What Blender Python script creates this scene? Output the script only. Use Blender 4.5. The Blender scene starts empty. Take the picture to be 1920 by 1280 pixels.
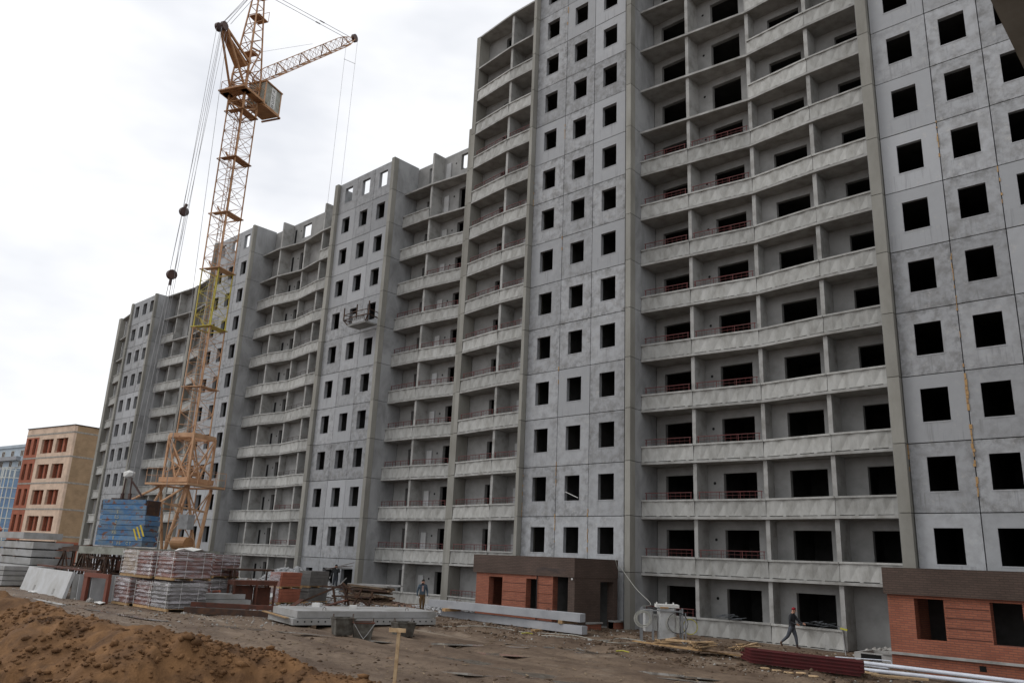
import bpy, math, random
import numpy as np
from mathutils import Vector, Matrix
random.seed(7); rng = np.random.default_rng(7)
rad = math.radians
S = bpy.context.scene
COL = S.collection

# ------------------------------------------------------------------ camera
F, PITCH, ROLL, YAW = 1490.734, 0.270998, 0.0432586, 0.756081
cam_d = bpy.data.cameras.new("camera"); cam = bpy.data.objects.new("camera", cam_d); COL.objects.link(cam)
cam_d.sensor_width = 36; cam_d.lens = F / 1920 * 36
cam_d.clip_start = 0.1; cam_d.clip_end = 4000
def cam_axes():
    cy, sy = math.cos(YAW), math.sin(YAW)
    f0 = Vector((-sy, cy, 0)); r0 = Vector((cy, sy, 0))
    fw = f0 * math.cos(PITCH) + Vector((0, 0, 1)) * math.sin(PITCH)
    u0 = r0.cross(fw)
    r = r0 * math.cos(ROLL) + u0 * math.sin(ROLL); u = -r0 * math.sin(ROLL) + u0 * math.cos(ROLL)
    return r, u, fw
_r, _u, _f = cam_axes()
cam.matrix_world = Matrix(((_r.x, _u.x, -_f.x, 0), (_r.y, _u.y, -_f.y, 0), (_r.z, _u.z, -_f.z, 0), (0, 0, 0, 1)))
S.camera = cam

# ------------------------------------------------------------------ sky, sun, exposure
W = bpy.data.worlds.new("World"); S.world = W; W.use_nodes = True
nt = W.node_tree; nt.nodes.clear()
SUN_DIR = Vector((-0.62, -0.42, 0.66)).normalized()
def wn(t, **k):
    n = nt.nodes.new(t)
    for a, b in k.items(): setattr(n, a, b)
    return n
out = wn('ShaderNodeOutputWorld'); bg = wn('ShaderNodeBackground'); bg2 = wn('ShaderNodeBackground')
sky = wn('ShaderNodeTexSky', sky_type='NISHITA'); sky.sun_disc = False
sky.sun_elevation = math.asin(SUN_DIR.z); sky.sun_rotation = math.atan2(SUN_DIR.x, SUN_DIR.y)
sky.air_density = 1.0; sky.dust_density = 3.0
bg.inputs['Strength'].default_value = 0.1
nt.links.new(sky.outputs[0], bg.inputs[0])
tc = wn('ShaderNodeTexCoord'); mp = wn('ShaderNodeMapping'); mp.inputs['Scale'].default_value = (1, 1, 2.6)
ns = wn('ShaderNodeTexNoise'); ns.inputs['Scale'].default_value = 1.7; ns.inputs['Detail'].default_value = 5; ns.inputs['Roughness'].default_value = 0.55
cr = wn('ShaderNodeValToRGB'); cr.color_ramp.elements[0].position = 0.34; cr.color_ramp.elements[1].position = 0.60
cr.color_ramp.elements[0].color = (0.60, 0.62, 0.665, 1); cr.color_ramp.elements[1].color = (0.90, 0.90, 0.905, 1)
nt.links.new(tc.outputs['Generated'], mp.inputs[0]); nt.links.new(mp.outputs[0], ns.inputs['Vector'])
nt.links.new(ns.outputs['Fac'], cr.inputs[0]); nt.links.new(cr.outputs[0], bg2.inputs[0]); bg2.inputs['Strength'].default_value = 1.12
mx = wn('ShaderNodeMixShader'); mx.inputs[0].default_value = 0.97
nt.links.new(bg.outputs[0], mx.inputs[1]); nt.links.new(bg2.outputs[0], mx.inputs[2]); nt.links.new(mx.outputs[0], out.inputs[0])
sd = bpy.data.lights.new("sun", 'SUN'); sd.energy = 0.85; sd.angle = rad(22); sd.color = (1, 0.97, 0.93)
so = bpy.data.objects.new("sun", sd); COL.objects.link(so); so.rotation_euler = SUN_DIR.to_track_quat('Z', 'Y').to_euler(); so.location = (-40, -30, 60)
S.view_settings.view_transform = 'Standard'; S.view_settings.look = 'None'; S.view_settings.exposure = 0.26; S.view_settings.gamma = 1
try: S.view_settings.use_curve_mapping = False
except Exception: pass
S.cycles.max_bounces = 6; S.cycles.diffuse_bounces = 3

# ------------------------------------------------------------------ materials
MATS = {}
def mat(name, col, rough=0.8, metal=0.0, col2=None, scale=2.0, detail=6, lo=0.4, hi=0.65, rand=0.0, bump=0.0, bscale=30.0,
        spot=None, spot_scale=1.2, spot_lo=0.58, spot_hi=0.66, stretch=(1, 1, 1), alpha=1.0, spec=0.3, warp=0.0, clean=None):
    if name in MATS: return MATS[name]
    m = bpy.data.materials.new(name); m.use_nodes = True; t = m.node_tree; N = t.nodes; L = t.links
    b = N['Principled BSDF']; b.inputs['Roughness'].default_value = rough; b.inputs['Metallic'].default_value = metal
    b.inputs['Specular IOR Level'].default_value = spec; b.inputs['Alpha'].default_value = alpha
    geo = N.new('ShaderNodeNewGeometry'); mp = N.new('ShaderNodeMapping'); mp.inputs['Scale'].default_value = stretch
    L.new(geo.outputs['Position'], mp.inputs[0]); vec = mp.outputs[0]
    cur = None
    if col2 is None: col2 = tuple(c * 0.8 for c in col)
    n = N.new('ShaderNodeTexNoise'); n.inputs['Scale'].default_value = scale; n.inputs['Detail'].default_value = detail
    n.inputs['Distortion'].default_value = warp; n.inputs['Roughness'].default_value = 0.62
    L.new(vec, n.inputs['Vector'])
    mr = N.new('ShaderNodeMapRange'); mr.inputs[1].default_value = lo; mr.inputs[2].default_value = hi; L.new(n.outputs['Fac'], mr.inputs[0])
    mix = N.new('ShaderNodeMix'); mix.data_type = 'RGBA'; mix.inputs['A'].default_value = (*col, 1); mix.inputs['B'].default_value = (*col2, 1)
    fac = mr.outputs[0]
    oi = None
    if clean is not None:       # some pieces are cleaner than others (per object)
        oi = N.new('ShaderNodeObjectInfo')
        m2 = N.new('ShaderNodeMapRange'); m2.inputs[1].default_value = clean[0]; m2.inputs[2].default_value = clean[1]; m2.inputs[3].default_value = clean[2]; m2.inputs[4].default_value = 1.0
        L.new(oi.outputs['Random'], m2.inputs[0])
        mm = N.new('ShaderNodeMath'); mm.operation = 'MULTIPLY'; L.new(fac, mm.inputs[0]); L.new(m2.outputs[0], mm.inputs[1]); fac = mm.outputs[0]
    L.new(fac, mix.inputs['Factor']); cur = mix.outputs['Result']
    if spot is not None:
        n2 = N.new('ShaderNodeTexNoise'); n2.inputs['Scale'].default_value = spot_scale; n2.inputs['Detail'].default_value = 8; n2.inputs['Roughness'].default_value = 0.7
        mp2 = N.new('ShaderNodeMapping'); mp2.inputs['Location'].default_value = (13, 7, 3); mp2.inputs['Scale'].default_value = stretch; L.new(geo.outputs['Position'], mp2.inputs[0]); L.new(mp2.outputs[0], n2.inputs['Vector'])
        mr2 = N.new('ShaderNodeMapRange'); mr2.inputs[1].default_value = spot_lo; mr2.inputs[2].default_value = spot_hi; L.new(n2.outputs['Fac'], mr2.inputs[0])
        mix2 = N.new('ShaderNodeMix'); mix2.data_type = 'RGBA'; L.new(mr2.outputs[0], mix2.inputs['Factor']); L.new(cur, mix2.inputs['A']); mix2.inputs['B'].default_value = (*spot, 1); cur = mix2.outputs['Result']
    if rand > 0:
        oi = oi or N.new('ShaderNodeObjectInfo')
        m3 = N.new('ShaderNodeMapRange'); m3.inputs[3].default_value = 1 - rand; m3.inputs[4].default_value = 1 + rand
        mu = N.new('ShaderNodeMath'); mu.operation = 'MULTIPLY'; mu.inputs[1].default_value = 7.31; fr = N.new('ShaderNodeMath'); fr.operation = 'FRACT'
        L.new(oi.outputs['Random'], mu.inputs[0]); L.new(mu.outputs[0], fr.inputs[0]); L.new(fr.outputs[0], m3.inputs[0])
        vm = N.new('ShaderNodeVectorMath'); vm.operation = 'SCALE'; L.new(cur, vm.inputs[0]); L.new(m3.outputs[0], vm.inputs['Scale']); cur = vm.outputs[0]
    L.new(cur, b.inputs['Base Color'])
    if bump > 0:
        n3 = N.new('ShaderNodeTexNoise'); n3.inputs['Scale'].default_value = bscale; n3.inputs['Detail'].default_value = 5
        L.new(geo.outputs['Position'], n3.inputs['Vector'])
        bp = N.new('ShaderNodeBump'); bp.inputs['Strength'].default_value = bump; bp.inputs['Distance'].default_value = 0.03
        L.new(n3.outputs['Fac'], bp.inputs['Height']); L.new(bp.outputs[0], b.inputs['Normal'])
    MATS[name] = m; return m

M_PANEL = mat('panel_concrete', (0.335, 0.345, 0.36), 0.85, col2=(0.215, 0.215, 0.215), scale=2.2, detail=12, lo=0.42, hi=0.68, rand=0.13,
              spot=(0.38, 0.38, 0.375), spot_scale=3.2, spot_lo=0.58, spot_hi=0.70, bump=0.15, bscale=18, clean=(0.2, 0.75, 0.12), warp=0.25)
def edge_dirt(m, w=2.32, h=2.8, col=(0.125, 0.125, 0.125)):
    t = m.node_tree; N = t.nodes; L = t.links; b = N['Principled BSDF']; src = b.inputs['Base Color'].links[0].from_socket
    tc_ = N.new('ShaderNodeTexCoord'); sp = N.new('ShaderNodeSeparateXYZ'); L.new(tc_.outputs['Object'], sp.inputs[0])
    def M(op, a, b_=None):
        n = N.new('ShaderNodeMath'); n.operation = op
        for i, v in enumerate((a, b_)):
            if v is None: continue
            if isinstance(v, (int, float)): n.inputs[i].default_value = v
            else: L.new(v, n.inputs[i])
        return n.outputs[0]
    ex = M('DIVIDE', M('ABSOLUTE', M('SUBTRACT', sp.outputs['X'], w / 2)), w / 2); ez = M('DIVIDE', M('ABSOLUTE', M('SUBTRACT', sp.outputs['Z'], h / 2)), h / 2)
    e = M('MAXIMUM', ex, ez); r1 = N.new('ShaderNodeMapRange'); r1.inputs[1].default_value = 0.62; r1.inputs[2].default_value = 0.98; L.new(e, r1.inputs[0])
    geo = N.new('ShaderNodeNewGeometry'); n1 = N.new('ShaderNodeTexNoise'); n1.inputs['Scale'].default_value = 2.6; n1.inputs['Detail'].default_value = 12; n1.inputs['Roughness'].default_value = 0.72; L.new(geo.outputs['Position'], n1.inputs['Vector'])
    r2 = N.new('ShaderNodeMapRange'); r2.inputs[1].default_value = 0.47; r2.inputs[2].default_value = 0.60; r2.inputs[4].default_value = 0.75; L.new(n1.outputs['Fac'], r2.inputs[0])
    oi = N.new('ShaderNodeObjectInfo'); r3 = N.new('ShaderNodeMapRange'); r3.inputs[1].default_value = 0.15; r3.inputs[2].default_value = 0.8; L.new(oi.outputs['Random'], r3.inputs[0])
    f = M('MULTIPLY', M('MULTIPLY', r1.outputs[0], r2.outputs[0]), r3.outputs[0])
    # faint vertical drip streaks below the opening
    mp = N.new('ShaderNodeMapping'); mp.inputs['Scale'].default_value = (9, 9, 0.5); L.new(geo.outputs['Position'], mp.inputs[0]); n2 = N.new('ShaderNodeTexNoise'); n2.inputs['Scale'].default_value = 1.0; n2.inputs['Detail'].default_value = 4; L.new(mp.outputs[0], n2.inputs['Vector'])
    r4 = N.new('ShaderNodeMapRange'); r4.inputs[1].default_value = 0.56; r4.inputs[2].default_value = 0.72; r4.inputs[4].default_value = 0.35; L.new(n2.outputs['Fac'], r4.inputs[0])
    lowz = M('LESS_THAN', sp.outputs['Z'], 0.8); f2 = M('MULTIPLY', r4.outputs[0], lowz); f = M('MAXIMUM', f, f2)
    mx_ = N.new('ShaderNodeMix'); mx_.data_type = 'RGBA'; L.new(f, mx_.inputs['Factor']); L.new(src, mx_.inputs['A']); mx_.inputs['B'].default_value = (*col, 1); L.new(mx_.outputs['Result'], b.inputs['Base Color'])
edge_dirt(M_PANEL)
M_SIDE = mat('side_concrete', (0.34, 0.348, 0.355), 0.85, col2=(0.20, 0.203, 0.205), scale=0.9, detail=9, lo=0.4, hi=0.7, rand=0.08, bump=0.1, bscale=15, warp=0.5, stretch=(1, 1, 0.5))
M_PILLAR = mat('pillar_concrete', (0.28, 0.275, 0.25), 0.85, col2=(0.20, 0.193, 0.17), scale=0.8, detail=8, lo=0.4, hi=0.7, rand=0.14,
               spot=(0.34, 0.32, 0.27), spot_scale=1.5, spot_lo=0.66, spot_hi=0.72, bump=0.1, bscale=15, stretch=(1, 1, 0.4))
M_PARAPET = mat('parapet_concrete', (0.39, 0.392, 0.378), 0.85, col2=(0.27, 0.268, 0.252), scale=1.6, detail=10, lo=0.42, hi=0.68, rand=0.16, stretch=(1.6, 1.6, 0.7), bump=0.1, bscale=20)
M_SLAB = mat('balcony_slab_concrete', (0.36, 0.36, 0.35), 0.85, col2=(0.21, 0.205, 0.19), scale=1.6, detail=8, lo=0.4, hi=0.7, rand=0.08)
M_BACK = mat('back_wall_concrete', (0.29, 0.29, 0.285), 0.85, col2=(0.20, 0.20, 0.195), scale=1.0, detail=8, lo=0.4, hi=0.7, rand=0.08)
M_DIV = mat('divider_concrete', (0.36, 0.36, 0.35), 0.85, col2=(0.20, 0.195, 0.18), scale=1.5, detail=9, lo=0.45, hi=0.72, rand=0.06)
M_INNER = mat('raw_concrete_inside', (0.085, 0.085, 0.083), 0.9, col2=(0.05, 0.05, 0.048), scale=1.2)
M_ROOM = mat('room_wall_concrete', (0.16, 0.16, 0.155), 0.9, col2=(0.12, 0.12, 0.115), scale=0.7)
M_FOAM = mat('orange_foam', (0.42, 0.27, 0.12), 0.8, col2=(0.33, 0.19, 0.09), scale=5)
M_RAIL = mat('red_oxide_paint', (0.14, 0.035, 0.035), 0.7, col2=(0.09, 0.04, 0.037), scale=4)
M_RAILG = mat('grey_rail_paint', (0.10, 0.085, 0.08), 0.6)
M_BLACK = mat('dark_hole', (0.01, 0.01, 0.01), 1.0)
M_BRICK = None
M_STEELD = mat('dark_rusty_steel', (0.045, 0.028, 0.022), 0.7, col2=(0.09, 0.045, 0.025), scale=3, spec=0.3)
M_RUST = mat('rusty_steel', (0.11, 0.04, 0.025), 0.75, col2=(0.06, 0.03, 0.022), scale=2.5)
M_CRANE = mat('crane_orange_paint', (0.53, 0.325, 0.19), 0.55, col2=(0.40, 0.22, 0.12), scale=1.5, spot=(0.16, 0.06, 0.03), spot_scale=3, spot_lo=0.6, spot_hi=0.68)
M_CRANEY = mat('crane_yellow_paint', (0.50, 0.44, 0.07), 0.55, col2=(0.38, 0.28, 0.07), scale=1.5)
M_CRANED = mat('crane_backlit_orange', (0.38, 0.20, 0.09), 0.6, col2=(0.25, 0.125, 0.06), scale=1.5)  # crane orange darkened in colour to imitate backlight on the upper crane
M_CRANEK = mat('crane_dark_steel', (0.08, 0.045, 0.035), 0.6, col2=(0.05, 0.03, 0.03), scale=2)
M_ROPE = mat('steel_rope', (0.30, 0.30, 0.31), 0.6)
M_ROPE_L = mat('thin_guy_rope', (0.40, 0.40, 0.42), 0.6)
M_BLUE = mat('blue_ballast_paint', (0.055, 0.15, 0.30), 0.6, col2=(0.16, 0.21, 0.25), scale=1.4, spot=(0.17, 0.08, 0.055), spot_scale=1.5, spot_lo=0.56, spot_hi=0.59, rand=0.3, stretch=(1, 1, 1.8))
M_WHITE = mat('white_paint', (0.62, 0.62, 0.60), 0.6)
M_CREAM = mat('cream_marking', (0.45, 0.42, 0.28), 0.7)
M_YEL = mat('yellow_marking', (0.60, 0.45, 0.04), 0.6)
M_CAB = mat('cab_grey_panel', (0.30, 0.31, 0.28), 0.6, col2=(0.22, 0.21, 0.17), scale=3)
M_WOOD = mat('raw_timber', (0.42, 0.28, 0.14), 0.8, col2=(0.30, 0.18, 0.09), scale=6, rand=0.25)
M_WOODW = mat('weathered_plank', (0.20, 0.14, 0.09), 0.85, col2=(0.10, 0.065, 0.045), scale=4, rand=0.4)
M_WOODL = mat('fresh_stake_wood', (0.55, 0.40, 0.24), 0.8, col2=(0.40, 0.27, 0.15), scale=8, rand=0.2)
M_PRECAST = mat('precast_slab_concrete', (0.33, 0.33, 0.33), 0.85, col2=(0.23, 0.225, 0.21), scale=0.9, detail=8, lo=0.42, hi=0.66, rand=0.10, spot=(0.13, 0.12, 0.10), spot_scale=1.4, spot_lo=0.66, spot_hi=0.74, bump=0.1)
M_PRECASTL = mat('pale_precast_panel', (0.47, 0.48, 0.49), 0.8, col2=(0.38, 0.38, 0.37), scale=1.0)
M_BEAM = mat('precast_beam_concrete', (0.34, 0.35, 0.37), 0.8, col2=(0.27, 0.28, 0.30), scale=1.0)
M_TUB = mat('mortar_tub_steel', (0.06, 0.052, 0.042), 0.8, col2=(0.13, 0.125, 0.11), scale=4)
M_PAL_R = mat('brick_pallet_red', (0.19, 0.075, 0.055), 0.7, col2=(0.13, 0.065, 0.055), scale=2, rand=0.35)
M_PAL_O = mat('brick_pallet_orange', (0.34, 0.12, 0.075), 0.8, col2=(0.25, 0.09, 0.06), scale=2)
M_PAL_G = mat('block_pallet_grey', (0.15, 0.145, 0.14), 0.8, col2=(0.11, 0.105, 0.10), scale=2)
M_PAL_B = mat('block_pallet_beige', (0.36, 0.29, 0.21), 0.8, col2=(0.29, 0.22, 0.16), scale=2)
M_BOXG = mat('grey_cabinet_paint', (0.36, 0.37, 0.38), 0.55, col2=(0.27, 0.27, 0.27), scale=3)
M_CABLEW = mat('pale_cable', (0.42, 0.42, 0.38), 0.6)
M_CABLEK = mat('black_cable', (0.02, 0.02, 0.022), 0.5)
M_HOSE = mat('yellow_hose', (0.45, 0.42, 0.05), 0.6)
M_PIPE = mat('white_plastic_pipe', (0.62, 0.66, 0.74), 0.35, spec=0.5)
M_REDST = mat('dark_red_primer_steel', (0.10, 0.012, 0.014), 0.5, col2=(0.07, 0.012, 0.012), scale=3)
M_CLOTH = {}
def wrap_mat():
    m = bpy.data.materials.new('wrap_painted_highlights'); m.use_nodes = True; t = m.node_tree; N = t.nodes; L = t.links
    b = N['Principled BSDF']; b.inputs['Base Color'].default_value = (0.54, 0.52, 0.55, 1); b.inputs['Roughness'].default_value = 0.16
    geo = N.new('ShaderNodeNewGeometry'); mp = N.new('ShaderNodeMapping'); mp.inputs['Scale'].default_value = (0.9, 0.9, 4.2)
    n = N.new('ShaderNodeTexNoise'); n.inputs['Scale'].default_value = 1.3; n.inputs['Detail'].default_value = 7; n.inputs['Distortion'].default_value = 0.8
    L.new(geo.outputs['Position'], mp.inputs[0]); L.new(mp.outputs[0], n.inputs['Vector'])
    r = N.new('ShaderNodeMapRange'); r.inputs[1].default_value = 0.40; r.inputs[2].default_value = 0.75; r.inputs[3].default_value = 0.10; r.inputs[4].default_value = 0.72  # whitish bands in the alpha paint in horizontal highlights on the film
    L.new(n.outputs['Fac'], r.inputs[0]); L.new(r.outputs[0], b.inputs['Alpha'])
    bp = N.new('ShaderNodeBump'); bp.inputs['Strength'].default_value = 0.6; bp.inputs['Distance'].default_value = 0.05; L.new(n.outputs['Fac'], bp.inputs['Height']); L.new(bp.outputs[0], b.inputs['Normal'])
    return m
M_WRAP = wrap_mat()
def brick_mat(name, c1, c2, mortar, bw=0.26, rh=0.077, ms=0.012, axis='X', groove=0.0):
    m = bpy.data.materials.new(name); m.use_nodes = True; t = m.node_tree; N = t.nodes; L = t.links
    b = N['Principled BSDF']; b.inputs['Roughness'].default_value = 0.85; b.inputs['Specular IOR Level'].default_value = 0.2
    geo = N.new('ShaderNodeNewGeometry'); sp = N.new('ShaderNodeSeparateXYZ'); cb = N.new('ShaderNodeCombineXYZ')
    L.new(geo.outputs['Position'], sp.inputs[0])
    ad = N.new('ShaderNodeMath'); ad.operation = 'ADD'; L.new(sp.outputs['X'], ad.inputs[0]); L.new(sp.outputs['Y'], ad.inputs[1])
    L.new(ad.outputs[0], cb.inputs[0]); L.new(sp.outputs['Z'], cb.inputs[1])
    br = N.new('ShaderNodeTexBrick'); br.inputs['Scale'].default_value = 1; br.inputs['Brick Width'].default_value = bw; br.inputs['Row Height'].default_value = rh
    br.inputs['Mortar Size'].default_value = ms; br.inputs['Color1'].default_value = (*c1, 1); br.inputs['Color2'].default_value = (*c2, 1); br.inputs['Mortar'].default_value = (*mortar, 1); br.inputs['Bias'].default_value = -0.3
    L.new(cb.outputs[0], br.inputs['Vector'])
    n = N.new('ShaderNodeTexNoise'); n.inputs['Scale'].default_value = 0.9; n.inputs['Detail'].default_value = 8; L.new(geo.outputs['Position'], n.inputs['Vector'])
    mr = N.new('ShaderNodeMapRange'); mr.inputs[1].default_value = 0.35; mr.inputs[2].default_value = 0.7; mr.inputs[3].default_value = 1.08; mr.inputs[4].default_value = 0.8; L.new(n.outputs['Fac'], mr.inputs[0])
    vm = N.new('ShaderNodeVectorMath'); vm.operation = 'SCALE'; L.new(br.outputs['Color'], vm.inputs[0]); L.new(mr.outputs[0], vm.inputs['Scale']); L.new(vm.outputs[0], b.inputs['Base Color'])
    bp = N.new('ShaderNodeBump'); bp.inputs['Strength'].default_value = 0.7; bp.inputs['Distance'].default_value = 0.012; bp.invert = True; L.new(br.outputs['Fac'], bp.inputs['Height']); L.new(bp.outputs[0], b.inputs['Normal'])
    return m
M_BRICK = brick_mat('orange_brick', (0.34, 0.125, 0.075), (0.25, 0.085, 0.055), (0.21, 0.095, 0.07))
M_BRICKB = brick_mat('brown_brick', (0.105, 0.073, 0.06), (0.08, 0.058, 0.048), (0.07, 0.053, 0.045))
M_BRICKO = brick_mat('beige_brick', (0.66, 0.50, 0.39), (0.60, 0.46, 0.355), (0.55, 0.43, 0.33), bw=0.4, rh=0.12)
M_BRICKS = brick_mat('tan_side_brick', (0.36, 0.25, 0.15), (0.32, 0.22, 0.13), (0.33, 0.25, 0.17), bw=0.4, rh=0.12)
M_BRICKR = brick_mat('far_red_brick', (0.36, 0.12, 0.07), (0.32, 0.10, 0.06), (0.30, 0.13, 0.09), bw=0.4, rh=0.12)

# ------------------------------------------------------------------ mesh helpers
class MB:
    def __init__(s): s.v = []; s.f = []; s.m = []
    def quadbox(s, c8, mi=0):
        b = len(s.v); s.v += [tuple(c) for c in c8]
        for q in ((0, 3, 2, 1), (4, 5, 6, 7), (0, 1, 5, 4), (1, 2, 6, 5), (2, 3, 7, 6), (3, 0, 4, 7)): s.f.append(tuple(b + i for i in q)); s.m.append(mi)
        return s
    def box(s, x0, x1, y0, y1, z0, z1, mi=0):
        s.quadbox([(x0, y0, z0), (x1, y0, z0), (x1, y1, z0), (x0, y1, z0), (x0, y0, z1), (x1, y0, z1), (x1, y1, z1), (x0, y1, z1)], mi); return s
    def prism(s, pts, z0, z1, mi=0):
        b = len(s.v); n = len(pts); s.v += [(x, y, z0) for x, y in pts] + [(x, y, z1) for x, y in pts]
        s.f.append(tuple(b + i for i in reversed(range(n)))); s.m.append(mi); s.f.append(tuple(b + n + i for i in range(n))); s.m.append(mi)
        for i in range(n):
            j = (i + 1) % n; s.f.append((b + i, b + j, b + n + j, b + n + i)); s.m.append(mi)
        return s
    def bar(s, p, q, w, h=None, mi=0, n=4):
        p = Vector(p); q = Vector(q); d = (q - p)
        if d.length < 1e-6: return s
        d.normalize(); h = h or w
        a = Vector((0, 0, 1)) if abs(d.z) < 0.95 else Vector((1, 0, 0))
        x = d.cross(a).normalized(); y = x.cross(d).normalized()
        b = len(s.v)
        if n == 4: offs = [(x * sx * w / 2 + y * sy * h / 2) for sx, sy in ((-1, -1), (1, -1), (1, 1), (-1, 1))]
        else: offs = [x * math.cos(2 * math.pi * i / n) * w / 2 + y * math.sin(2 * math.pi * i / n) * h / 2 for i in range(n)]
        s.v += [tuple(p + o) for o in offs] + [tuple(q + o) for o in offs]
        s.f.append(tuple(b + i for i in reversed(range(n)))); s.m.append(mi); s.f.append(tuple(b + n + i for i in range(n))); s.m.append(mi)
        for i in range(n):
            j = (i + 1) % n; s.f.append((b + i, b + j, b + n + j, b + n + i)); s.m.append(mi)
        return s
    def path(s, pts, w, n=6, mi=0):
        for a, b in zip(pts[:-1], pts[1:]): s.bar(a, b, w, n=n, mi=mi)
        return s
    def cyl(s, c, r, axis, half, n=12, mi=0):
        c = Vector(c); axis = Vector(axis).normalized(); return s.bar(c - axis * half, c + axis * half, 2 * r, n=n, mi=mi)
    def mesh(s, name, mats, smooth=False):
        me = bpy.data.meshes.new(name); me.from_pydata(s.v, [], s.f)
        for m in (mats if isinstance(mats, (list, tuple)) else [mats]): me.materials.append(m)
        if any(s.m): me.polygons.foreach_set('material_index', s.m)
        if smooth: me.polygons.foreach_set('use_smooth', [True] * len(s.f))
        me.update(); return me
def link(name, me, parent=None, loc=(0, 0, 0), rot=0.0, label=None, cat=None, group=None, kind=None):
    o = bpy.data.objects.new(name, me); COL.objects.link(o); o.location = loc
    o.rotation_euler = rot if isinstance(rot, tuple) else (0, 0, rot)
    if parent is not None: o.parent = parent
    if label: o['label'] = label
    if cat: o['category'] = cat
    if group: o['group'] = group
    if kind: o['kind'] = kind
    return o
def thing(name, label, cat, loc=(0, 0, 0), rot=0.0, group=None): return link(name, None, None, loc, rot, label, cat, group)
def part(name, mb, m, parent, loc=(0, 0, 0), rot=0.0, smooth=False, **k): return link(name, mb.mesh(name, m, smooth), parent, loc, rot, **k)
def solo(name, mb, m, label, cat, loc=(0, 0, 0), rot=0.0, group=None, smooth=False): return link(name, mb.mesh(name, m, smooth), None, loc, rot, label, cat, group)
def copy_tree(o, parent=None):
    c = o.copy(); COL.objects.link(c)
    if parent is not None: c.parent = parent
    for ch in list(o.children): copy_tree(ch, c)
    return c
_txt = {}
def text(body, size, m, parent, loc, rot, name='lettering', extrude=0.004, **k):
    cu = bpy.data.curves.new(name, 'FONT'); cu.body = body; cu.size = size; cu.extrude = extrude; cu.align_x = 'CENTER'; cu.align_y = 'CENTER'
    ob = bpy.data.objects.new('tmp', cu); COL.objects.link(ob); bpy.context.view_layer.update()
    me = bpy.data.meshes.new_from_object(ob.evaluated_get(bpy.context.evaluated_depsgraph_get())); me.materials.clear(); me.materials.append(m)
    bpy.data.objects.remove(ob); return link(name, me, parent, loc, rot, **k)

# numpy value noise
def _hash(ix, iy, seed):
    h = (ix * 374761393 + iy * 668265263 + seed * 1442695041) & 0xffffffff
    h = ((h ^ (h >> 13)) * 1274126177) & 0xffffffff
    return ((h ^ (h >> 16)) & 0xffff) / 65535.0
def vnoise(x, y, seed=0):
    ix = np.floor(x).astype(np.int64); iy = np.floor(y).astype(np.int64); fx = x - ix; fy = y - iy
    fx = fx * fx * (3 - 2 * fx); fy = fy * fy * (3 - 2 * fy)
    a = _hash(ix, iy, seed); b = _hash(ix + 1, iy, seed); c = _hash(ix, iy + 1, seed); d = _hash(ix + 1, iy + 1, seed)
    return (a * (1 - fx) + b * fx) * (1 - fy) + (c * (1 - fx) + d * fx) * fy
def fbm(x, y, o=4, seed=0):
    s = 0; a = 0.5
    for i in range(o): s = s + a * vnoise(x * 2 ** i, y * 2 ** i, seed + i); a *= 0.5
    return s
def sstep(a, b, x): t = np.clip((x - a) / (b - a), 0, 1); return t * t * (3 - 2 * t)
def ground_z(x, y):
    x = np.asarray(x, float); y = np.asarray(y, float)
    z = -2.85 - 0.18 * sstep(-32, -14, x)
    near = sstep(90, 40, np.hypot(x, y))
    # tyre ruts along the site road
    d = (y + 0.12 * x) - 17.6
    road = sstep(5.5, 3.5, np.abs(d - 1.0))
    rut = -0.11 * np.exp(-((np.abs(np.mod(d, 2.1) - 1.05)) / 0.28) ** 2) * road
    z = z + near * (0.10 * (fbm(x * 0.35, y * 0.35, 4, 3) - 0.47) + rut + 0.07 * (fbm(x * 2.2, y * 3.2, 4, 9) - 0.44) * (0.7 + 1.2 * (1 - road)))
    # churned earth between road and building on the right
    ch = sstep(-34, -26, x) * sstep(22.5, 25, y) * sstep(34.6, 33.5, y)
    z = z + ch * (0.34 * np.maximum(fbm(x * 0.8, y * 1.1, 4, 21) - 0.42, 0) + 0.10 * (fbm(x * 3.1, y * 3.1, 3, 5) - 0.44))
    z = z - 0.02 * sstep(33.5, 35, y)
    return z
def gz(x, y): return float(ground_z(x, y))
def grid_mesh(name, X, Y, Z, m, smooth=True):
    nu, nv = X.shape; v = np.stack([X, Y, Z], -1).reshape(-1, 3)
    i = np.arange(nu * nv).reshape(nu, nv); q = np.stack([i[:-1, :-1], i[1:, :-1], i[1:, 1:], i[:-1, 1:]], -1).reshape(-1, 4)
    me = bpy.data.meshes.new(name); me.vertices.add(len(v)); me.vertices.foreach_set('co', v.ravel()); me.loops.add(q.size); me.loops.foreach_set('vertex_index', q.ravel().astype(np.int32))
    me.polygons.add(len(q)); me.polygons.foreach_set('loop_start', np.arange(0, q.size, 4, dtype=np.int32)); me.polygons.foreach_set('loop_total', np.full(len(q), 4, np.int32))
    me.materials.append(m); me.update(calc_edges=True)
    if smooth: me.polygons.foreach_set('use_smooth', np.ones(len(q), bool))
    return me

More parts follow.
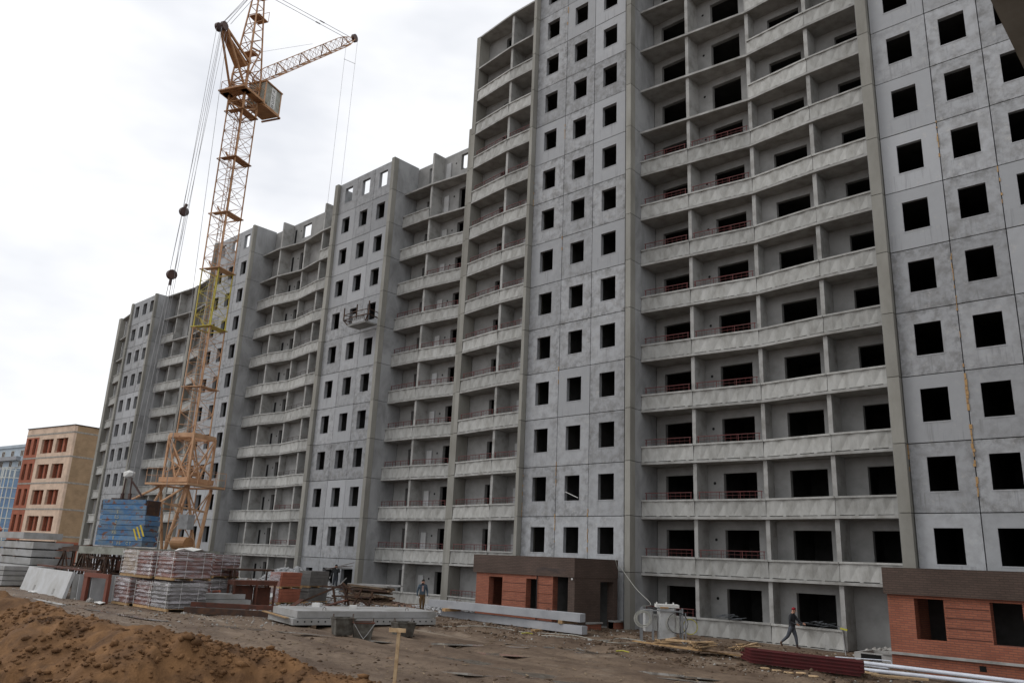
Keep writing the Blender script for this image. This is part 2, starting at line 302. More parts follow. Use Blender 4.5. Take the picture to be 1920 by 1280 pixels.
# ------------------------------------------------------------------ ground
def ground_mat():
    m = bpy.data.materials.new('wet_site_mud'); m.use_nodes = True; t = m.node_tree; N = t.nodes; L = t.links; b = N['Principled BSDF']
    geo = N.new('ShaderNodeNewGeometry')
    def noise(scale, det, sc=(1, 1, 1), loc=(0, 0, 0), rot=-0.12, dist=0.0):
        mp = N.new('ShaderNodeMapping'); mp.inputs['Scale'].default_value = sc; mp.inputs['Location'].default_value = loc; mp.inputs['Rotation'].default_value = (0, 0, -rot)
        n = N.new('ShaderNodeTexNoise'); n.inputs['Scale'].default_value = scale; n.inputs['Detail'].default_value = det; n.inputs['Roughness'].default_value = 0.65; n.inputs['Distortion'].default_value = dist
        L.new(geo.outputs['Position'], mp.inputs[0]); L.new(mp.outputs[0], n.inputs['Vector']); return n.outputs['Fac']
    def rng_(s, a, b_, c=0.0, d=1.0):
        r = N.new('ShaderNodeMapRange'); r.inputs[1].default_value = a; r.inputs[2].default_value = b_; r.inputs[3].default_value = c; r.inputs[4].default_value = d; L.new(s, r.inputs[0]); return r.outputs[0]
    def mixc(f, a, c):
        x = N.new('ShaderNodeMix'); x.data_type = 'RGBA'; L.new(f, x.inputs['Factor'])
        for k, val in (('A', a), ('B', c)):
            if isinstance(val, tuple): x.inputs[k].default_value = (*val, 1)
            else: L.new(val, x.inputs[k])
        return x.outputs['Result']
    c = mixc(rng_(noise(0.8, 9, (0.35, 1, 1)), 0.35, 0.68), (0.085, 0.054, 0.034), (0.20, 0.145, 0.10))
    c = mixc(rng_(noise(4.0, 8, loc=(5, 5, 0)), 0.5, 0.75), c, (0.052, 0.034, 0.023))
    c = mixc(rng_(noise(0.5, 5, (0.28, 1.1, 1), (9, 2, 0), dist=0.5), 0.60, 0.70, 0, 0.75), c, (0.30, 0.25, 0.195))
    pud = rng_(noise(0.42, 4, (0.2, 1.0, 1), (31, 17, 0), dist=0.4), 0.66, 0.685)
    c = mixc(pud, c, (0.10, 0.085, 0.07))
    c = mixc(rng_(noise(0.9, 6, loc=(50, 8, 0)), 0.66, 0.72, 0, 0.6), c, (0.20, 0.105, 0.05))
    L.new(c, b.inputs['Base Color'])
    L.new(rng_(pud, 0, 1, 0.72, 0.06), b.inputs['Roughness']); b.inputs['Specular IOR Level'].default_value = 0.35
    bp = N.new('ShaderNodeBump'); bp.inputs['Distance'].default_value = 0.05; L.new(rng_(pud, 0, 1, 0.8, 0.0), bp.inputs['Strength'])
    L.new(noise(9, 8), bp.inputs['Height']); L.new(bp.outputs[0], b.inputs['Normal'])
    return m
M_MUD = ground_mat()
ang = np.concatenate([np.linspace(rad(78), rad(178), 520), np.linspace(rad(178), rad(438), 90)[1:]])
r = np.concatenate([[0.05, 1.0, 2.0, 3.5], np.geomspace(5, 90, 420), np.geomspace(90, 3000, 40)[1:]])
A_, R_ = np.meshgrid(ang, r, indexing='ij'); X_ = R_ * np.cos(A_); Y_ = R_ * np.sin(A_)
link('ground', grid_mesh('ground', X_, Y_, ground_z(X_, Y_), M_MUD), label='brown wet muddy site ground with ruts and puddles', kind='structure')

M_WATER = mat('muddy_puddle_water', (0.26, 0.235, 0.205), 0.05, col2=(0.20, 0.175, 0.15), scale=1, spec=0.9)  # base colour lightened to stand in for reflected sky
for i, (px_, py_, rx_, ry_, an_, dz_) in enumerate(((-23.5, 20.6, 3.4, .34, .75, .0), (-28.5, 17.2, 2.6, .22, .35, .005), (-19.0, 21.3, 2.2, .26, .5, .0), (-14.4, 22.0, 1.9, .3, .35, .0), (-12.0, 21.6, 1.4, .22, .2, .0), (-36.0, 15.2, 3.5, .2, .05, .0), (-44.0, 15.2, 4.5, .22, .0, .0), (-16.5, 17.0, 1.2, .22, .6, .0), (-12.6, 18.5, 1.6, .25, .3, .0), (-20.5, 24.2, 1.6, .18, .3, .0), (-9.0, 21.0, 1.6, .25, .1, .0))):
    t_ = np.linspace(0, 6.283, 41)[:-1]; rr0 = 1 + .22 * np.sin(3 * t_ + i) + .12 * np.sin(7 * t_ + 2 * i); qx = rx_ * rr0 * np.cos(t_); qy = ry_ * rr0 * np.sin(t_)
    mb = MB(); mb.v = [(float(a), float(b), 0.0) for a, b in zip(qx, qy)]; mb.f = [tuple(range(40))]; mb.m = [0]
    wx_ = px_ + qx * math.cos(an_) - qy * math.sin(an_); wy_ = py_ + qx * math.sin(an_) + qy * math.cos(an_)
    link('puddle', mb.mesh('puddle', M_WATER), None, (px_, py_, float(np.median(ground_z(wx_ * .5 + px_ * .5, wy_ * .5 + py_ * .5))) + .006), an_, label='shallow muddy puddle with a paler sky tone painted in', kind='structure')

# brown soil mound in the foreground
CREST = np.array([(-60, 1.0, -1.1), (-42, 4.4, -1.25), (-33, 6.4, -1.45), (-26.4, 7.5, -1.48), (-25.3, 8.0, -1.56), (-22.2, 8.2, -1.75), (-19.4, 9.0, -1.88), (-18.6, 9.9, -2.03), (-17.5, 10.8, -2.25), (-16.2, 11.4, -2.48), (-15.1, 12.0, -2.72), (-13.0, 12.4, -2.98), (-10.0, 11.8, -3.1), (-5, 9, -3.15), (0, 5, -3.1), (4, 1.5, -3.0)])
def mound_z(x, y):
    best = np.full(x.shape, 1e9); zc = np.zeros(x.shape); sg = np.zeros(x.shape)
    for a, b in zip(CREST[:-1], CREST[1:]):
        dx, dy = b[0] - a[0], b[1] - a[1]; L2 = dx * dx + dy * dy
        t = np.clip(((x - a[0]) * dx + (y - a[1]) * dy) / L2, 0, 1); px = a[0] + t * dx; py = a[1] + t * dy
        d = np.hypot(x - px, y - py); k = d < best
        cross = dx * (y - a[1]) - dy * (x - a[0])
        best = np.where(k, d, best); zc = np.where(k, a[2] + t * (b[2] - a[2]), zc); sg = np.where(k, np.sign(cross), sg)
    far = sg > 0
    n1 = fbm(x * 0.55, y * 0.55, 5, 40) - 0.48; n2 = fbm(x * 2.1, y * 2.1, 5, 60) - 0.46; n3 = np.maximum(fbm(x * 5.5, y * 5.5, 4, 80) - 0.47, 0)
    z = np.where(far, zc - 0.75 * best + 0.02, zc - 0.16 * best)
    sl = sstep(0.0, 1.2, best)
    rdg = 1 - 2 * np.abs(fbm(x * 1.1 + 7, y * 1.1, 4, 90) - 0.47)
    z = z + (0.95 * n1 * (0.2 + 0.8 * sl) + 0.36 * n2 + 0.18 * n3 + 0.5 * (rdg - 0.85) * sl)
    # trough behind the first ridge at the left
    z = z - 0.55 * np.exp(-((best - 2.6) / 1.3) ** 2) * (~far) * sstep(-12, -18, x)
    return z
M_SOIL = mat('dug_brown_soil', (0.20, 0.108, 0.05), 0.95, col2=(0.095, 0.052, 0.027), scale=1.6, detail=10, lo=0.35, hi=0.7, spot=(0.055, 0.032, 0.02), spot_scale=1.1, spot_lo=0.50, spot_hi=0.7, bump=1.0, bscale=14, spec=0.15)
am = np.linspace(rad(80), rad(176), 620); rm = np.geomspace(1.5, 46, 520)
A_, R_ = np.meshgrid(am, rm, indexing='ij'); X_ = R_ * np.cos(A_); Y_ = R_ * np.sin(A_)
Zm = mound_z(X_, Y_)
link('soil_mound', grid_mesh('soil_mound', X_, Y_, Zm, M_SOIL, smooth=True), label='long heap of dug brown soil in the foreground', kind='structure')

# lumps joined as stuff
_ico = None
def ico():
    global _ico
    if _ico is None:
        import bmesh
        bm = bmesh.new(); bmesh.ops.create_icosphere(bm, subdivisions=1, radius=1); bm.verts.ensure_lookup_table()
        _ico = (np.array([v.co[:] for v in bm.verts]), np.array([[v.index for v in f.verts] for f in bm.faces])); bm.free()
    return _ico
def lumps(name, P, R, m, flat=0.7, jit=0.35, sharp=False, **k):
    V, Fc = ico(); n = len(P); nv = len(V)
    th = rng.uniform(0, 6.28, n); c, s = np.cos(th), np.sin(th)
    sc = R[:, None] * np.stack([rng.uniform(0.7, 1.3, n), rng.uniform(0.7, 1.3, n), flat * rng.uniform(0.7, 1.2, n)], -1)
    vv = V[None] * (1 + rng.uniform(-jit, jit, (n, nv, 1))) * sc[:, None, :]
    x = vv[..., 0] * c[:, None] - vv[..., 1] * s[:, None]; y = vv[..., 0] * s[:, None] + vv[..., 1] * c[:, None]
    vv = np.stack([x, y, vv[..., 2]], -1) + P[:, None, :]
    ff = (Fc[None] + (np.arange(n) * nv)[:, None, None]).reshape(-1, 3)
    me = bpy.data.meshes.new(name); vv = vv.reshape(-1, 3); me.vertices.add(len(vv)); me.vertices.foreach_set('co', vv.ravel()); me.loops.add(ff.size); me.loops.foreach_set('vertex_index', ff.ravel().astype(np.int32))
    me.polygons.add(len(ff)); me.polygons.foreach_set('loop_start', np.arange(0, ff.size, 3, dtype=np.int32)); me.polygons.foreach_set('loop_total', np.full(len(ff), 3, np.int32)); me.materials.append(m); me.update(calc_edges=True)
    if not sharp: me.polygons.foreach_set('use_smooth', np.ones(len(ff), bool))
    return link(name, me, None, **k)
n = 60000; a = rng.uniform(rad(112), rad(170), n); rr = rng.uniform(6, 26, n) ; px = rr * np.cos(a); py = rr * np.sin(a); pz = mound_z(px, py)
keep = (pz > ground_z(px, py) - 0.02) & (fbm(px * 0.6, py * 0.6, 3, 77) > 0.30 + 0.30 * rng.random(n))
px, py, pz = px[keep], py[keep], pz[keep]; Rr = np.clip(rng.lognormal(-3.6, 0.6, len(px)), 0.012, 0.15)
lumps('soil_clods', np.stack([px, py, pz + Rr * 0.1], -1), Rr, M_SOIL, sharp=True, jit=0.45, label='loose brown soil clods scattered over the mound', kind='stuff')
# darker churned clods and small stones on the mud
M_CLOD = mat('dark_mud_clod', (0.11, 0.072, 0.045), 0.9, col2=(0.06, 0.04, 0.027), scale=5)
n = 5200; px = rng.uniform(-50, -4, n); py = rng.uniform(12, 35, n)
dd = np.abs((py + 0.12 * px) - 18.6); keep = (dd > 3.2) | (rng.random(n) < 0.15); keep &= ~((px > -8) & (py > 30)); px, py = px[keep], py[keep]
Rr = np.clip(rng.lognormal(-3.5, 0.5, len(px)), 0.012, 0.11)
lumps('mud_clods', np.stack([px, py, ground_z(px, py)], -1), Rr, M_CLOD, label='dark mud clods lying across the churned ground', kind='stuff')
M_PEB = mat('pale_rubble_chip', (0.38, 0.37, 0.35), 0.85, col2=(0.22, 0.21, 0.19), scale=9)
n = 9000; px = rng.uniform(-31, -9, n); py = rng.uniform(24.2, 34.6, n); keep = (fbm(px * .7, py * .7, 3, 15) > .36 + .22 * rng.random(n)) & ~((px > -10.6) & (py > 30.8)) & ~((px < -24) & (py > 30.8)); px, py = px[keep], py[keep]; Rr = np.clip(rng.lognormal(-3.3, 0.5, len(px)), 0.015, 0.13)
lumps('mud_clods', np.stack([px, py, ground_z(px, py)], -1), Rr, M_CLOD, sharp=True, jit=.45, label='dark brown clods churned up in front of the tall block', kind='stuff')
n = 1500; px = np.concatenate([rng.uniform(-60, -30, n), rng.uniform(-34, -8, n // 2)]); py = np.concatenate([rng.normal(20.5, 2.2, n), rng.uniform(24, 34.5, n // 2)])
Rr = np.clip(rng.lognormal(-3.6, 0.5, len(px)), 0.01, 0.08)
lumps('rubble_chips', np.stack([px, py, ground_z(px, py) + 0.01], -1), Rr, M_PEB, sharp=True, label='pale concrete chips and litter scattered on the mud', kind='stuff')

# ------------------------------------------------------------------ apartment blocks
H = 2.8; ZB = -3.006; YF = 34.96; YB = 37.15; YR = 47.0
_cache = {}
def cached(key, fn):
    if key not in _cache: _cache[key] = fn()
    return _cache[key]
def panel_mesh(w, h, t, hole, m, sill=True, g=0.019):
    """wall panel with an opening; local x along wall, y into building, z up"""
    def mk():
        mb = MB(); x0, x1, z0, z1 = g, w - g, g, h - g
        if hole is None: mb.box(x0, x1, 0, t, z0, z1); return mb.mesh('wall_panel', m)
        a, b, c, d = hole
        P = [(x0, z0), (x1, z0), (x1, z1), (x0, z1)]; Q = [(a, c), (b, c), (b, d), (a, d)]
        base = 0; v = []; full_t = t
        if sill: t_ = 0.07
        else: t_ = t
        for y in (0, t_):
            v += [(x, y, z) for x, z in P] + [(x, y, z) for x, z in Q]
        mb.v = v
        for i in range(4):
            j = (i + 1) % 4
            mb.f.append((i, j, 4 + j, 4 + i)); mb.f.append((8 + j, 8 + i, 12 + i, 12 + j))
            mb.f.append((j, i, 8 + i, 8 + j)); mb.f.append((4 + i, 4 + j, 12 + j, 12 + i))
        mb.m = [0] * len(mb.f)
        if sill:
            mb.box(a - 0.045, b + 0.045, -0.012, 0.069, c - 0.05, c + 0.004)
            y0_, e_ = t_ + 0.001, 0.075; mb.box(x0, a - e_, y0_, full_t, z0, z1); mb.box(b + e_, x1, y0_, full_t, z0, z1); mb.box(a - e_, b + e_, y0_, full_t, d + e_, z1); mb.box(a - e_, b + e_, y0_, full_t, z0, c)
        return mb.mesh('wall_panel', m)
    return cached(('panel', round(w, 3), round(h, 3), t, hole, m.name), mk)
def box_mesh(name, dx, dy, dz, m):
    return cached((name, round(dx, 3), round(dy, 3), round(dz, 3), m.name), lambda: MB().box(0, dx, 0, dy, 0, dz).mesh(name, m))
def parapet_mesh(L):
    def mk():
        mb = MB(); g = 0.012; n = max(3, int(round(L / 0.42))); t = 0.09
        zb, zt = 0.035, 0.76; xs = np.linspace(g, L - g, n + 1); b = len(mb.v); am = 0.048
        for i, x in enumerate(xs):
            mb.v.append((x, am * (i % 2), zb)); mb.v.append((x, am * ((i + 1) % 2), zt))
        for i in range(n):
            p = b + 2 * i
            if i % 2: mb.f += [(p, p + 2, p + 3), (p, p + 3, p + 1)]
            else: mb.f += [(p, p + 2, p + 1), (p + 2, p + 3, p + 1)]
            mb.m += [0, 0]
        mb.box(g, L - g, am + 0.004, t, zb, zt)
        mb.box(g, L - g, -0.035, t + 0.02, zt, 0.845)           # cap
        for i in range(n):                                      # lugs that leave the dashed joint
            if i % 2 == 0: mb.box(xs[i] + 0.02, xs[i] + 0.17, 0.002, t - 0.01, 0.0, zb)
        return mb.mesh('parapet', M_PARAPET)
    return cached(('parapet', round(L, 2)), mk)
def railing_mesh(L, m):
    def mk():
        mb = MB(); y = 0.06
        mb.bar((0.05, y, 1.2), (L - 0.12, y, 1.2), 0.034); mb.bar((0.05, y, 1.03), (L - 0.12, y, 1.03), 0.014)
        n = max(2, int(L / 0.95))
        for i in range(n + 1):
            x = 0.12 + (L - 0.3) * i / n; mb.bar((x, y, 0.845), (x, y, 1.2), 0.028)
        k = int(L / 0.3)
        for i in range(k): x = 0.15 + (L - 0.35) * i / k; mb.bar((x, y, 0.845), (x, y, 1.2), 0.010)
        return mb.mesh('railing', m)
    return cached(('rail', round(L, 2), m.name), mk)
WIN = (0.0, 0.0)
def window_face(root, ox, xs, k0, k1, ground='window', y=YF, jitter=True, top_open=False):
    """window panels between joints xs, floors k0..k1-1"""
    for i in range(len(xs) - 1):
        w = xs[i + 1] - xs[i]; c = w / 2
        for k in range(k0, k1):
            if k == 0 and ground != 'window':
                hole = {'small': (c - 0.42, c + 0.42, 1.35, 2.05), 'door': (c - 0.68, c + 0.68, 0.45, 2.12)}[ground if i == 0 else 'door']
            else: hole = (c - 0.525, c + 0.525, 0.845, 2.225)
            link('wall_panel', panel_mesh(w, H, 0.34, hole, M_PANEL), root, (xs[i] - ox, y - 35 + (random.uniform(-0.008, 0.008) if jitter else 0), H * k))
def column_stack(root, ox, x0, x1, y0, y1, k0, k1, m, name='corner_pillar', top=0.0):
    for k in range(k0, k1):
        h = H - 0.028 + (top if k == k1 - 1 else 0)
        link(name, box_mesh(name, x1 - x0, y1 - y0, h, m), root, (x0 - ox, y0 - 35, H * k + 0.014))
def bay(root, ox, p, q, k, parapet=True, rail=None, opening=None, slab=True, back=True, hole_x=None, narrow=False, roof=False):
    """one balcony bay between plan points p and q; k is the floor level"""
    (ax, ay), (bx, by) = p, q; z = H * k
    if slab:
        pts = [(ax - ox, ay - 35 - 0.02), (bx - ox, by - 35 - 0.02), (bx - ox, YB - 35 + 0.1), (ax - ox, YB - 35 + 0.1)]
        key = ('slab', tuple((round(x - pts[0][0], 3), round(y, 3)) for x, y in pts))
        me = cached(key, lambda: MB().prism([(x - pts[0][0], y) for x, y in pts], -0.125, 0.0).mesh('balcony_slab', M_SLAB))
        link('balcony_slab', me, root, (pts[0][0], 0, z))
    if roof: return
    L = math.hypot(bx - ax, by - ay); a = math.atan2(by - ay, bx - ax)
    if parapet: link('parapet', parapet_mesh(L), root, (ax - ox, ay - 35 + random.uniform(-.006, .006), z + random.uniform(.001, .012)), a + random.uniform(-.0025, .0025))
    if rail is not None: link('railing', railing_mesh(L - 0.16, rail), root, (ax - ox + 0.14 * math.cos(a), ay - 35 + 0.14 * math.sin(a), z), a)
    if back:
        w = bx - ax; hole = None if opening is None else (opening[0] - ax, opening[1] - ax, opening[2] if len(opening) > 2 else 0.12, opening[3] if len(opening) > 3 else 2.22)
        link('back_wall', panel_mesh(w, H - 0.13, 0.25, hole, M_BACK, sill=False, g=0.004), root, (ax - ox, YB - 35, z + 0.002))
        if hole_x is not None:
            link('vent_hole', cached(('vent',), lambda: MB().cyl((0, 0, 0), 0.075, (0, 1, 0), 0.004, 10).mesh('vent_hole', M_BLACK)), root, (hole_x - ox, YB - 35 - 0.005, z + 1.75))
def divider(root, ox, x, y, k0, k1, skip=()):
    for k in range(k0, k1):
        if k in skip: continue
        link('divider_wall', box_mesh('divider_wall', 0.2, YB - y - 0.13, H - 0.135, M_DIV), root, (x - 0.1 - ox, y + 0.125 - 35, H * k + 0.005))
def body(root, ox, x0, x1, K, faces, cross, roof=True, open_top=False):
    """floors, cross walls and rear wall that make the rooms behind"""
    Kr = K - 1 if open_top else K
    for k in range(0, Kr + 1):
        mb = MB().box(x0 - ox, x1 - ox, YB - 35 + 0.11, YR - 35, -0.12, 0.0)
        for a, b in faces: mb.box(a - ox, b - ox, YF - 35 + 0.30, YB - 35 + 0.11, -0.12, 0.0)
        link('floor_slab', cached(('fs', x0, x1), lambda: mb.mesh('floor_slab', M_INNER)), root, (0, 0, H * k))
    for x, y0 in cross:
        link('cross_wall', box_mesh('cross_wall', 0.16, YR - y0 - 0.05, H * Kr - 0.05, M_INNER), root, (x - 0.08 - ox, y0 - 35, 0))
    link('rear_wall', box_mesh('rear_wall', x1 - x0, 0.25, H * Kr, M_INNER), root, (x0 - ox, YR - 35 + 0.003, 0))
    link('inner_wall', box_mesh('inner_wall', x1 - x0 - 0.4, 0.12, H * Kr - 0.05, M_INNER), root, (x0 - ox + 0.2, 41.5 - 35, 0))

# ---- tall block (right)
OX = -39.2
tall = thing('apartment_building', 'tallest unfinished grey precast apartment block with curved balcony bays, filling the right side', 'apartment building', (OX, 35, ZB))
XC = [-31.59, -29.09, -26.79, -24.43]; XE = [-10.32, -7.94, -5.87, -3.60]
KT = 17
window_face(tall, OX, XC, 1, KT); window_face(tall, OX, XE, 0, KT)
for i in range(3): link('wall_panel', panel_mesh(XC[i + 1] - XC[i], H, 0.34, None, M_PANEL), tall, (XC[i] - OX, YF - 35, 0))
column_stack(tall, OX, -31.83, -31.60, 34.58, 36.2, 0, KT, M_PILLAR)
column_stack(tall, OX, -24.13, -23.80, 34.58, 35.05, 0, KT, M_PILLAR)
column_stack(tall, OX, -24.05, -23.82, 35.06, YB, 0, KT, M_SIDE, 'side_wall')
column_stack(tall, OX, -32.05, -31.84, 35.0, YB, 0, KT, M_SIDE, 'side_wall')
column_stack(tall, OX, -10.82, -10.34, 34.66, 35.3, 0, KT, M_PILLAR)
column_stack(tall, OX, -10.95, -10.84, 35.05, YB, 0, KT, M_SIDE, 'side_wall')
column_stack(tall, OX, -3.56, -3.1, 34.66, 35.3, 0, KT, M_PILLAR)
column_stack(tall, OX, -39.14, -38.76, 36.12, YB, 0, 15, M_PILLAR)
# curved four-bay balcony between the two window walls
PD = [(-23.80, 35.62), (-20.85, 35.92), (-17.25, 36.30), (-13.85, 35.95), (-10.96, 35.86)]
OPD = [(-23.25, -21.55), (-19.85, -18.05), (-16.35, -14.55), (-12.75, -11.2)]
for k in range(0, KT + 1):
    for i in range(4):
        if k == KT: bay(tall, OX, PD[i], PD[i + 1], k, roof=True); continue
        par = not (i < 2 and k >= 10) and not (k == 0 and i == 3)
        rl = M_RAIL if (i < 2 and 1 <= k <= 9) or (i == 0 and k == 0) else None
        op = None if (k == 0 and i == 3) else OPD[i]
        bay(tall, OX, PD[i], PD[i + 1], k, parapet=par, rail=rl, opening=op, slab=not (k == 0 and i == 3), hole_x={1: -20.35, 2: -14.2}.get(i))
for x, y in PD[1:4]: divider(tall, OX, x, y, 0, KT)
# two-bay balcony at the left end, roofed at level 15
PT = [(-38.74, 36.14), (-35.05, 35.74), (-32.06, 35.72)]
OPT = [(-36.9, -35.5), (-33.7, -32.6)]
for k in range(0, 16):
    for i in range(2):
        if k == 15: bay(tall, OX, PT[i], PT[i + 1], k, roof=True); continue
        bay(tall, OX, PT[i], PT[i + 1], k, parapet=k <= 13, rail=M_RAIL if k <= 11 else None, opening=OPT[i] if i == 0 else None, slab=True)
        if i == 1: link('wall_shelf', box_mesh('wall_shelf', 0.5, 0.08, 1.9, M_PRECASTL), tall, (-34.3 - OX, YB - 35 - 0.1, H * k + 0.01))
divider(tall, OX, PT[1][0], PT[1][1], 0, 15)
body(tall, OX, -39.1, -31.9, 15, [], [(-39.0, YB + .3), (-35.05, YB + .3)])
body(tall, OX, -31.88, -3.1, KT, [(-31.6, -24.1), (-10.4, -3.2)], [ (-31.75, YF + .4), (-29.09, YF + .36), (-26.79, YF + .36), (-24.2, YF + .4), (-20.85, YB + .3), (-17.25, YB + .3), (-13.85, YB + .3), (-10.6, YB + .3), (-7.94, YF + .36), (-5.87, YF + .36), (-3.3, YF + .4)])
# foam squeezed from panel joints
def foam(x, y, k0, k1, w, seed, dens=0.5):
    r = random.Random(seed); mb = MB(); z = H * k0 + ZB
    while z < H * k1 + ZB:
        h = r.uniform(0.08, 0.3)
        if r.random() < dens * 0.75: ww = w * r.uniform(0.3, 1.1); xx = x + r.uniform(-0.02, 0.02); mb.box(xx - ww / 2, xx + ww / 2, y - 0.03, y + 0.02, z, z + h * 0.9)
        z += h
    return mb
fm = MB()
for (x, k0, k1, w, d) in ((-7.94, 2.1, 3.95, 0.10, 0.9), (-7.94, 4.0, 4.6, 0.06, .7), (-7.94, 4.9, 5.9, 0.05, .8), (-7.94, 7.4, 8.0, 0.05, .8), (-10.33, 2.6, 3.0, 0.06, .8), (-5.87, 6.4, 7.0, .06, .8),
                          (-29.09, 1.5, 2.0, 0.04, .9), (-29.09, 4.6, 5.0, .05, .8), (-29.09, 7.7, 8.0, .05, .8), (-29.09, 2.6, 3.0, .03, .8), (-26.79, 1.2, 2.2, .04, .8), (-29.09, 10.3, 10.8, .04, .7), (-31.59, 9, 9.6, .04, .7), (-31.59, 2, 3, .03, .6), (-29.09, 13.3, 13.9, .06, .7)):
    f2 = foam(x, YF, k0, k1, w, int(x * 100 + k0 * 7), d); b = len(fm.v); fm.v += [(vx - OX, vy - 35, vz - ZB) for vx, vy, vz in f2.v]; fm.f += [tuple(b + i for i in f) for f in f2.f]; fm.m += f2.m
part('foam_sealant', fm, M_FOAM, tall, kind='stuff')

# ---- middle block
OM = -82.2
midb = thing('apartment_building', 'twelve-storey middle apartment block of grey precast panels with roofless top storey, behind the crane', 'apartment building', (OM, 35, ZB))
XB = [-53.89, -51.41, -49.10, -46.86]; XA = [-75.28, -72.91, -70.54, -68.17]
window_face(midb, OM, XB, 0, 12, 'small'); window_face(midb, OM, XA, 0, 12)
column_stack(midb, OM, -54.38, -53.92, 34.7, 35.4, 0, 12, M_PILLAR)
column_stack(midb, OM, -46.60, -46.24, 34.62, 35.05, 0, 12, M_PILLAR)
column_stack(midb, OM, -46.46, -46.24, 35.06, YB, 0, 12, M_SIDE, 'side_wall')
column_stack(midb, OM, -54.6, -54.4, 35.05, YB, 0, 12, M_SIDE, 'side_wall')
column_stack(midb, OM, -75.75, -75.30, 34.7, 35.4, 0, 12, M_PILLAR)
column_stack(midb, OM, -75.95, -75.77, 35.05, YB, 0, 12, M_SIDE, 'side_wall')
column_stack(midb, OM, -68.05, -67.74, 34.7, 35.05, 0, 12, M_PILLAR)
column_stack(midb, OM, -67.96, -67.74, 35.06, YB, 0, 12, M_SIDE, 'side_wall')
column_stack(midb, OM, -39.56, -39.20, 36.28, YB, 0, 12, M_PILLAR, top=0.7)
column_stack(midb, OM, -82.15, -81.85, 36.35, YB, 0, 11, M_PILLAR)
PB = [(-46.22, 35.90), (-43.2, 35.95), (-39.58, 36.34)]
OPB = [(-44.9, -43.5), (-41.2, -39.75)]
for k in range(0, 12):
    for i in range(2):
        par = (k <= 10) if i == 0 else (k <= 9)
        rl = M_RAIL if 1 <= k <= 8 and not (k == 8 and i == 0) else None
        bay(midb, OM, PB[i], PB[i + 1], k, parapet=par, rail=rl, opening=OPB[i] if k < 11 else (OPB[i][0], OPB[i][1], 1.0, 2.3), slab=True, hole_x=-41.75 if i else None)
    if k < 12: link('wall_shelf', box_mesh('wall_shelf', 0.5, 0.08, 1.95, M_PRECASTL), midb, (-42.75 - OM, YB - 35 - 0.1, H * k + 0.01))
divider(midb, OM, PB[1][0], PB[1][1], 0, 12)
PAB = [(-67.70, 36.05), (-64.68, 35.96), (-61.25, 36.45), (-57.75, 35.98), (-54.62, 35.95)]
OPAB = [(-66.4, -65.3), (-62.9, -61.5), (-59.1, -58.3), (-56.0, -54.9)]
for k in range(0, 12):
    for i in range(4):
        par = k <= 9 or (i == 3 and k == 10)
        rl = M_RAILG if (i >= 2 and 3 <= k <= 8) else (M_RAIL if (i >= 2 and 0 < k < 3) else None)
        op = OPAB[i] if k < 11 else (OPAB[i][0], OPAB[i][1], 0.9, 2.2)
        bay(midb, OM, PAB[i], PAB[i + 1], k, parapet=par, rail=rl, opening=op, slab=True, hole_x=-63.2 if i == 1 else None)
    link('wall_recess', box_mesh('wall_recess', 0.28, 0.02, 2.0, M_BLACK), midb, (-64.2 - OM, YB - 35 - 0.025, H * k + 0.05))
divider(midb, OM, PAB[1][0], PAB[1][1], 0, 12); divider(midb, OM, PAB[2][0], PAB[2][1], 0, 11); divider(midb, OM, PAB[3][0], PAB[3][1], 0, 12)
PZA = [(-88.50, 36.10), (-85.9, 36.25), (-82.30, 36.50), (-79.0, 36.1), (-75.97, 35.95)]
OPZ = [(-87.4, -86.3), (-84.4, -83.2), (-80.9, -79.8), (-77.7, -76.6)]
for k in range(0, 12):
    for i in (2, 3):
        if k == 11: bay(midb, OM, PZA[i], PZA[i + 1], k, roof=True); continue
        bay(midb, OM, PZA[i], PZA[i + 1], k, parapet=k <= 8, opening=OPZ[i])
divider(midb, OM, PZA[3][0], PZA[3][1], 0, 11)
body(midb, OM, -82.1, -39.25, 12, [(-54.3, -46.4), (-75.7, -67.9)], [(-82.0, YB + .3), (-79.0, YB + .3), (-75.6, YF + .4), (-72.91, YF + .36), (-70.54, YF + .36), (-67.9, YF + .4), (-64.68, YB + .3), (-61.25, YB + .3), (-57.75, YB + .3), (-54.2, YF + .4), (-51.41, YF + .36), (-49.1, YF + .36), (-46.4, YF + .4), (-43.2, YB + .3), (-39.4, YB + .3)], open_top=True)
for x in (-75.6, -67.9, -61.25, -54.2, -46.4, -43.2):     # walls of the roofless storey
    y0 = YB + 0.3 if x in (-61.25, -43.2) else YF + 0.4
    link('cross_wall', panel_mesh(3.6, H - 0.1, 0.16, (2.2, 3.1, 0.05, 2.1), M_SIDE, sill=False), midb, (x + 0.08 - OM, y0 - 35, H * 11), rad(90))
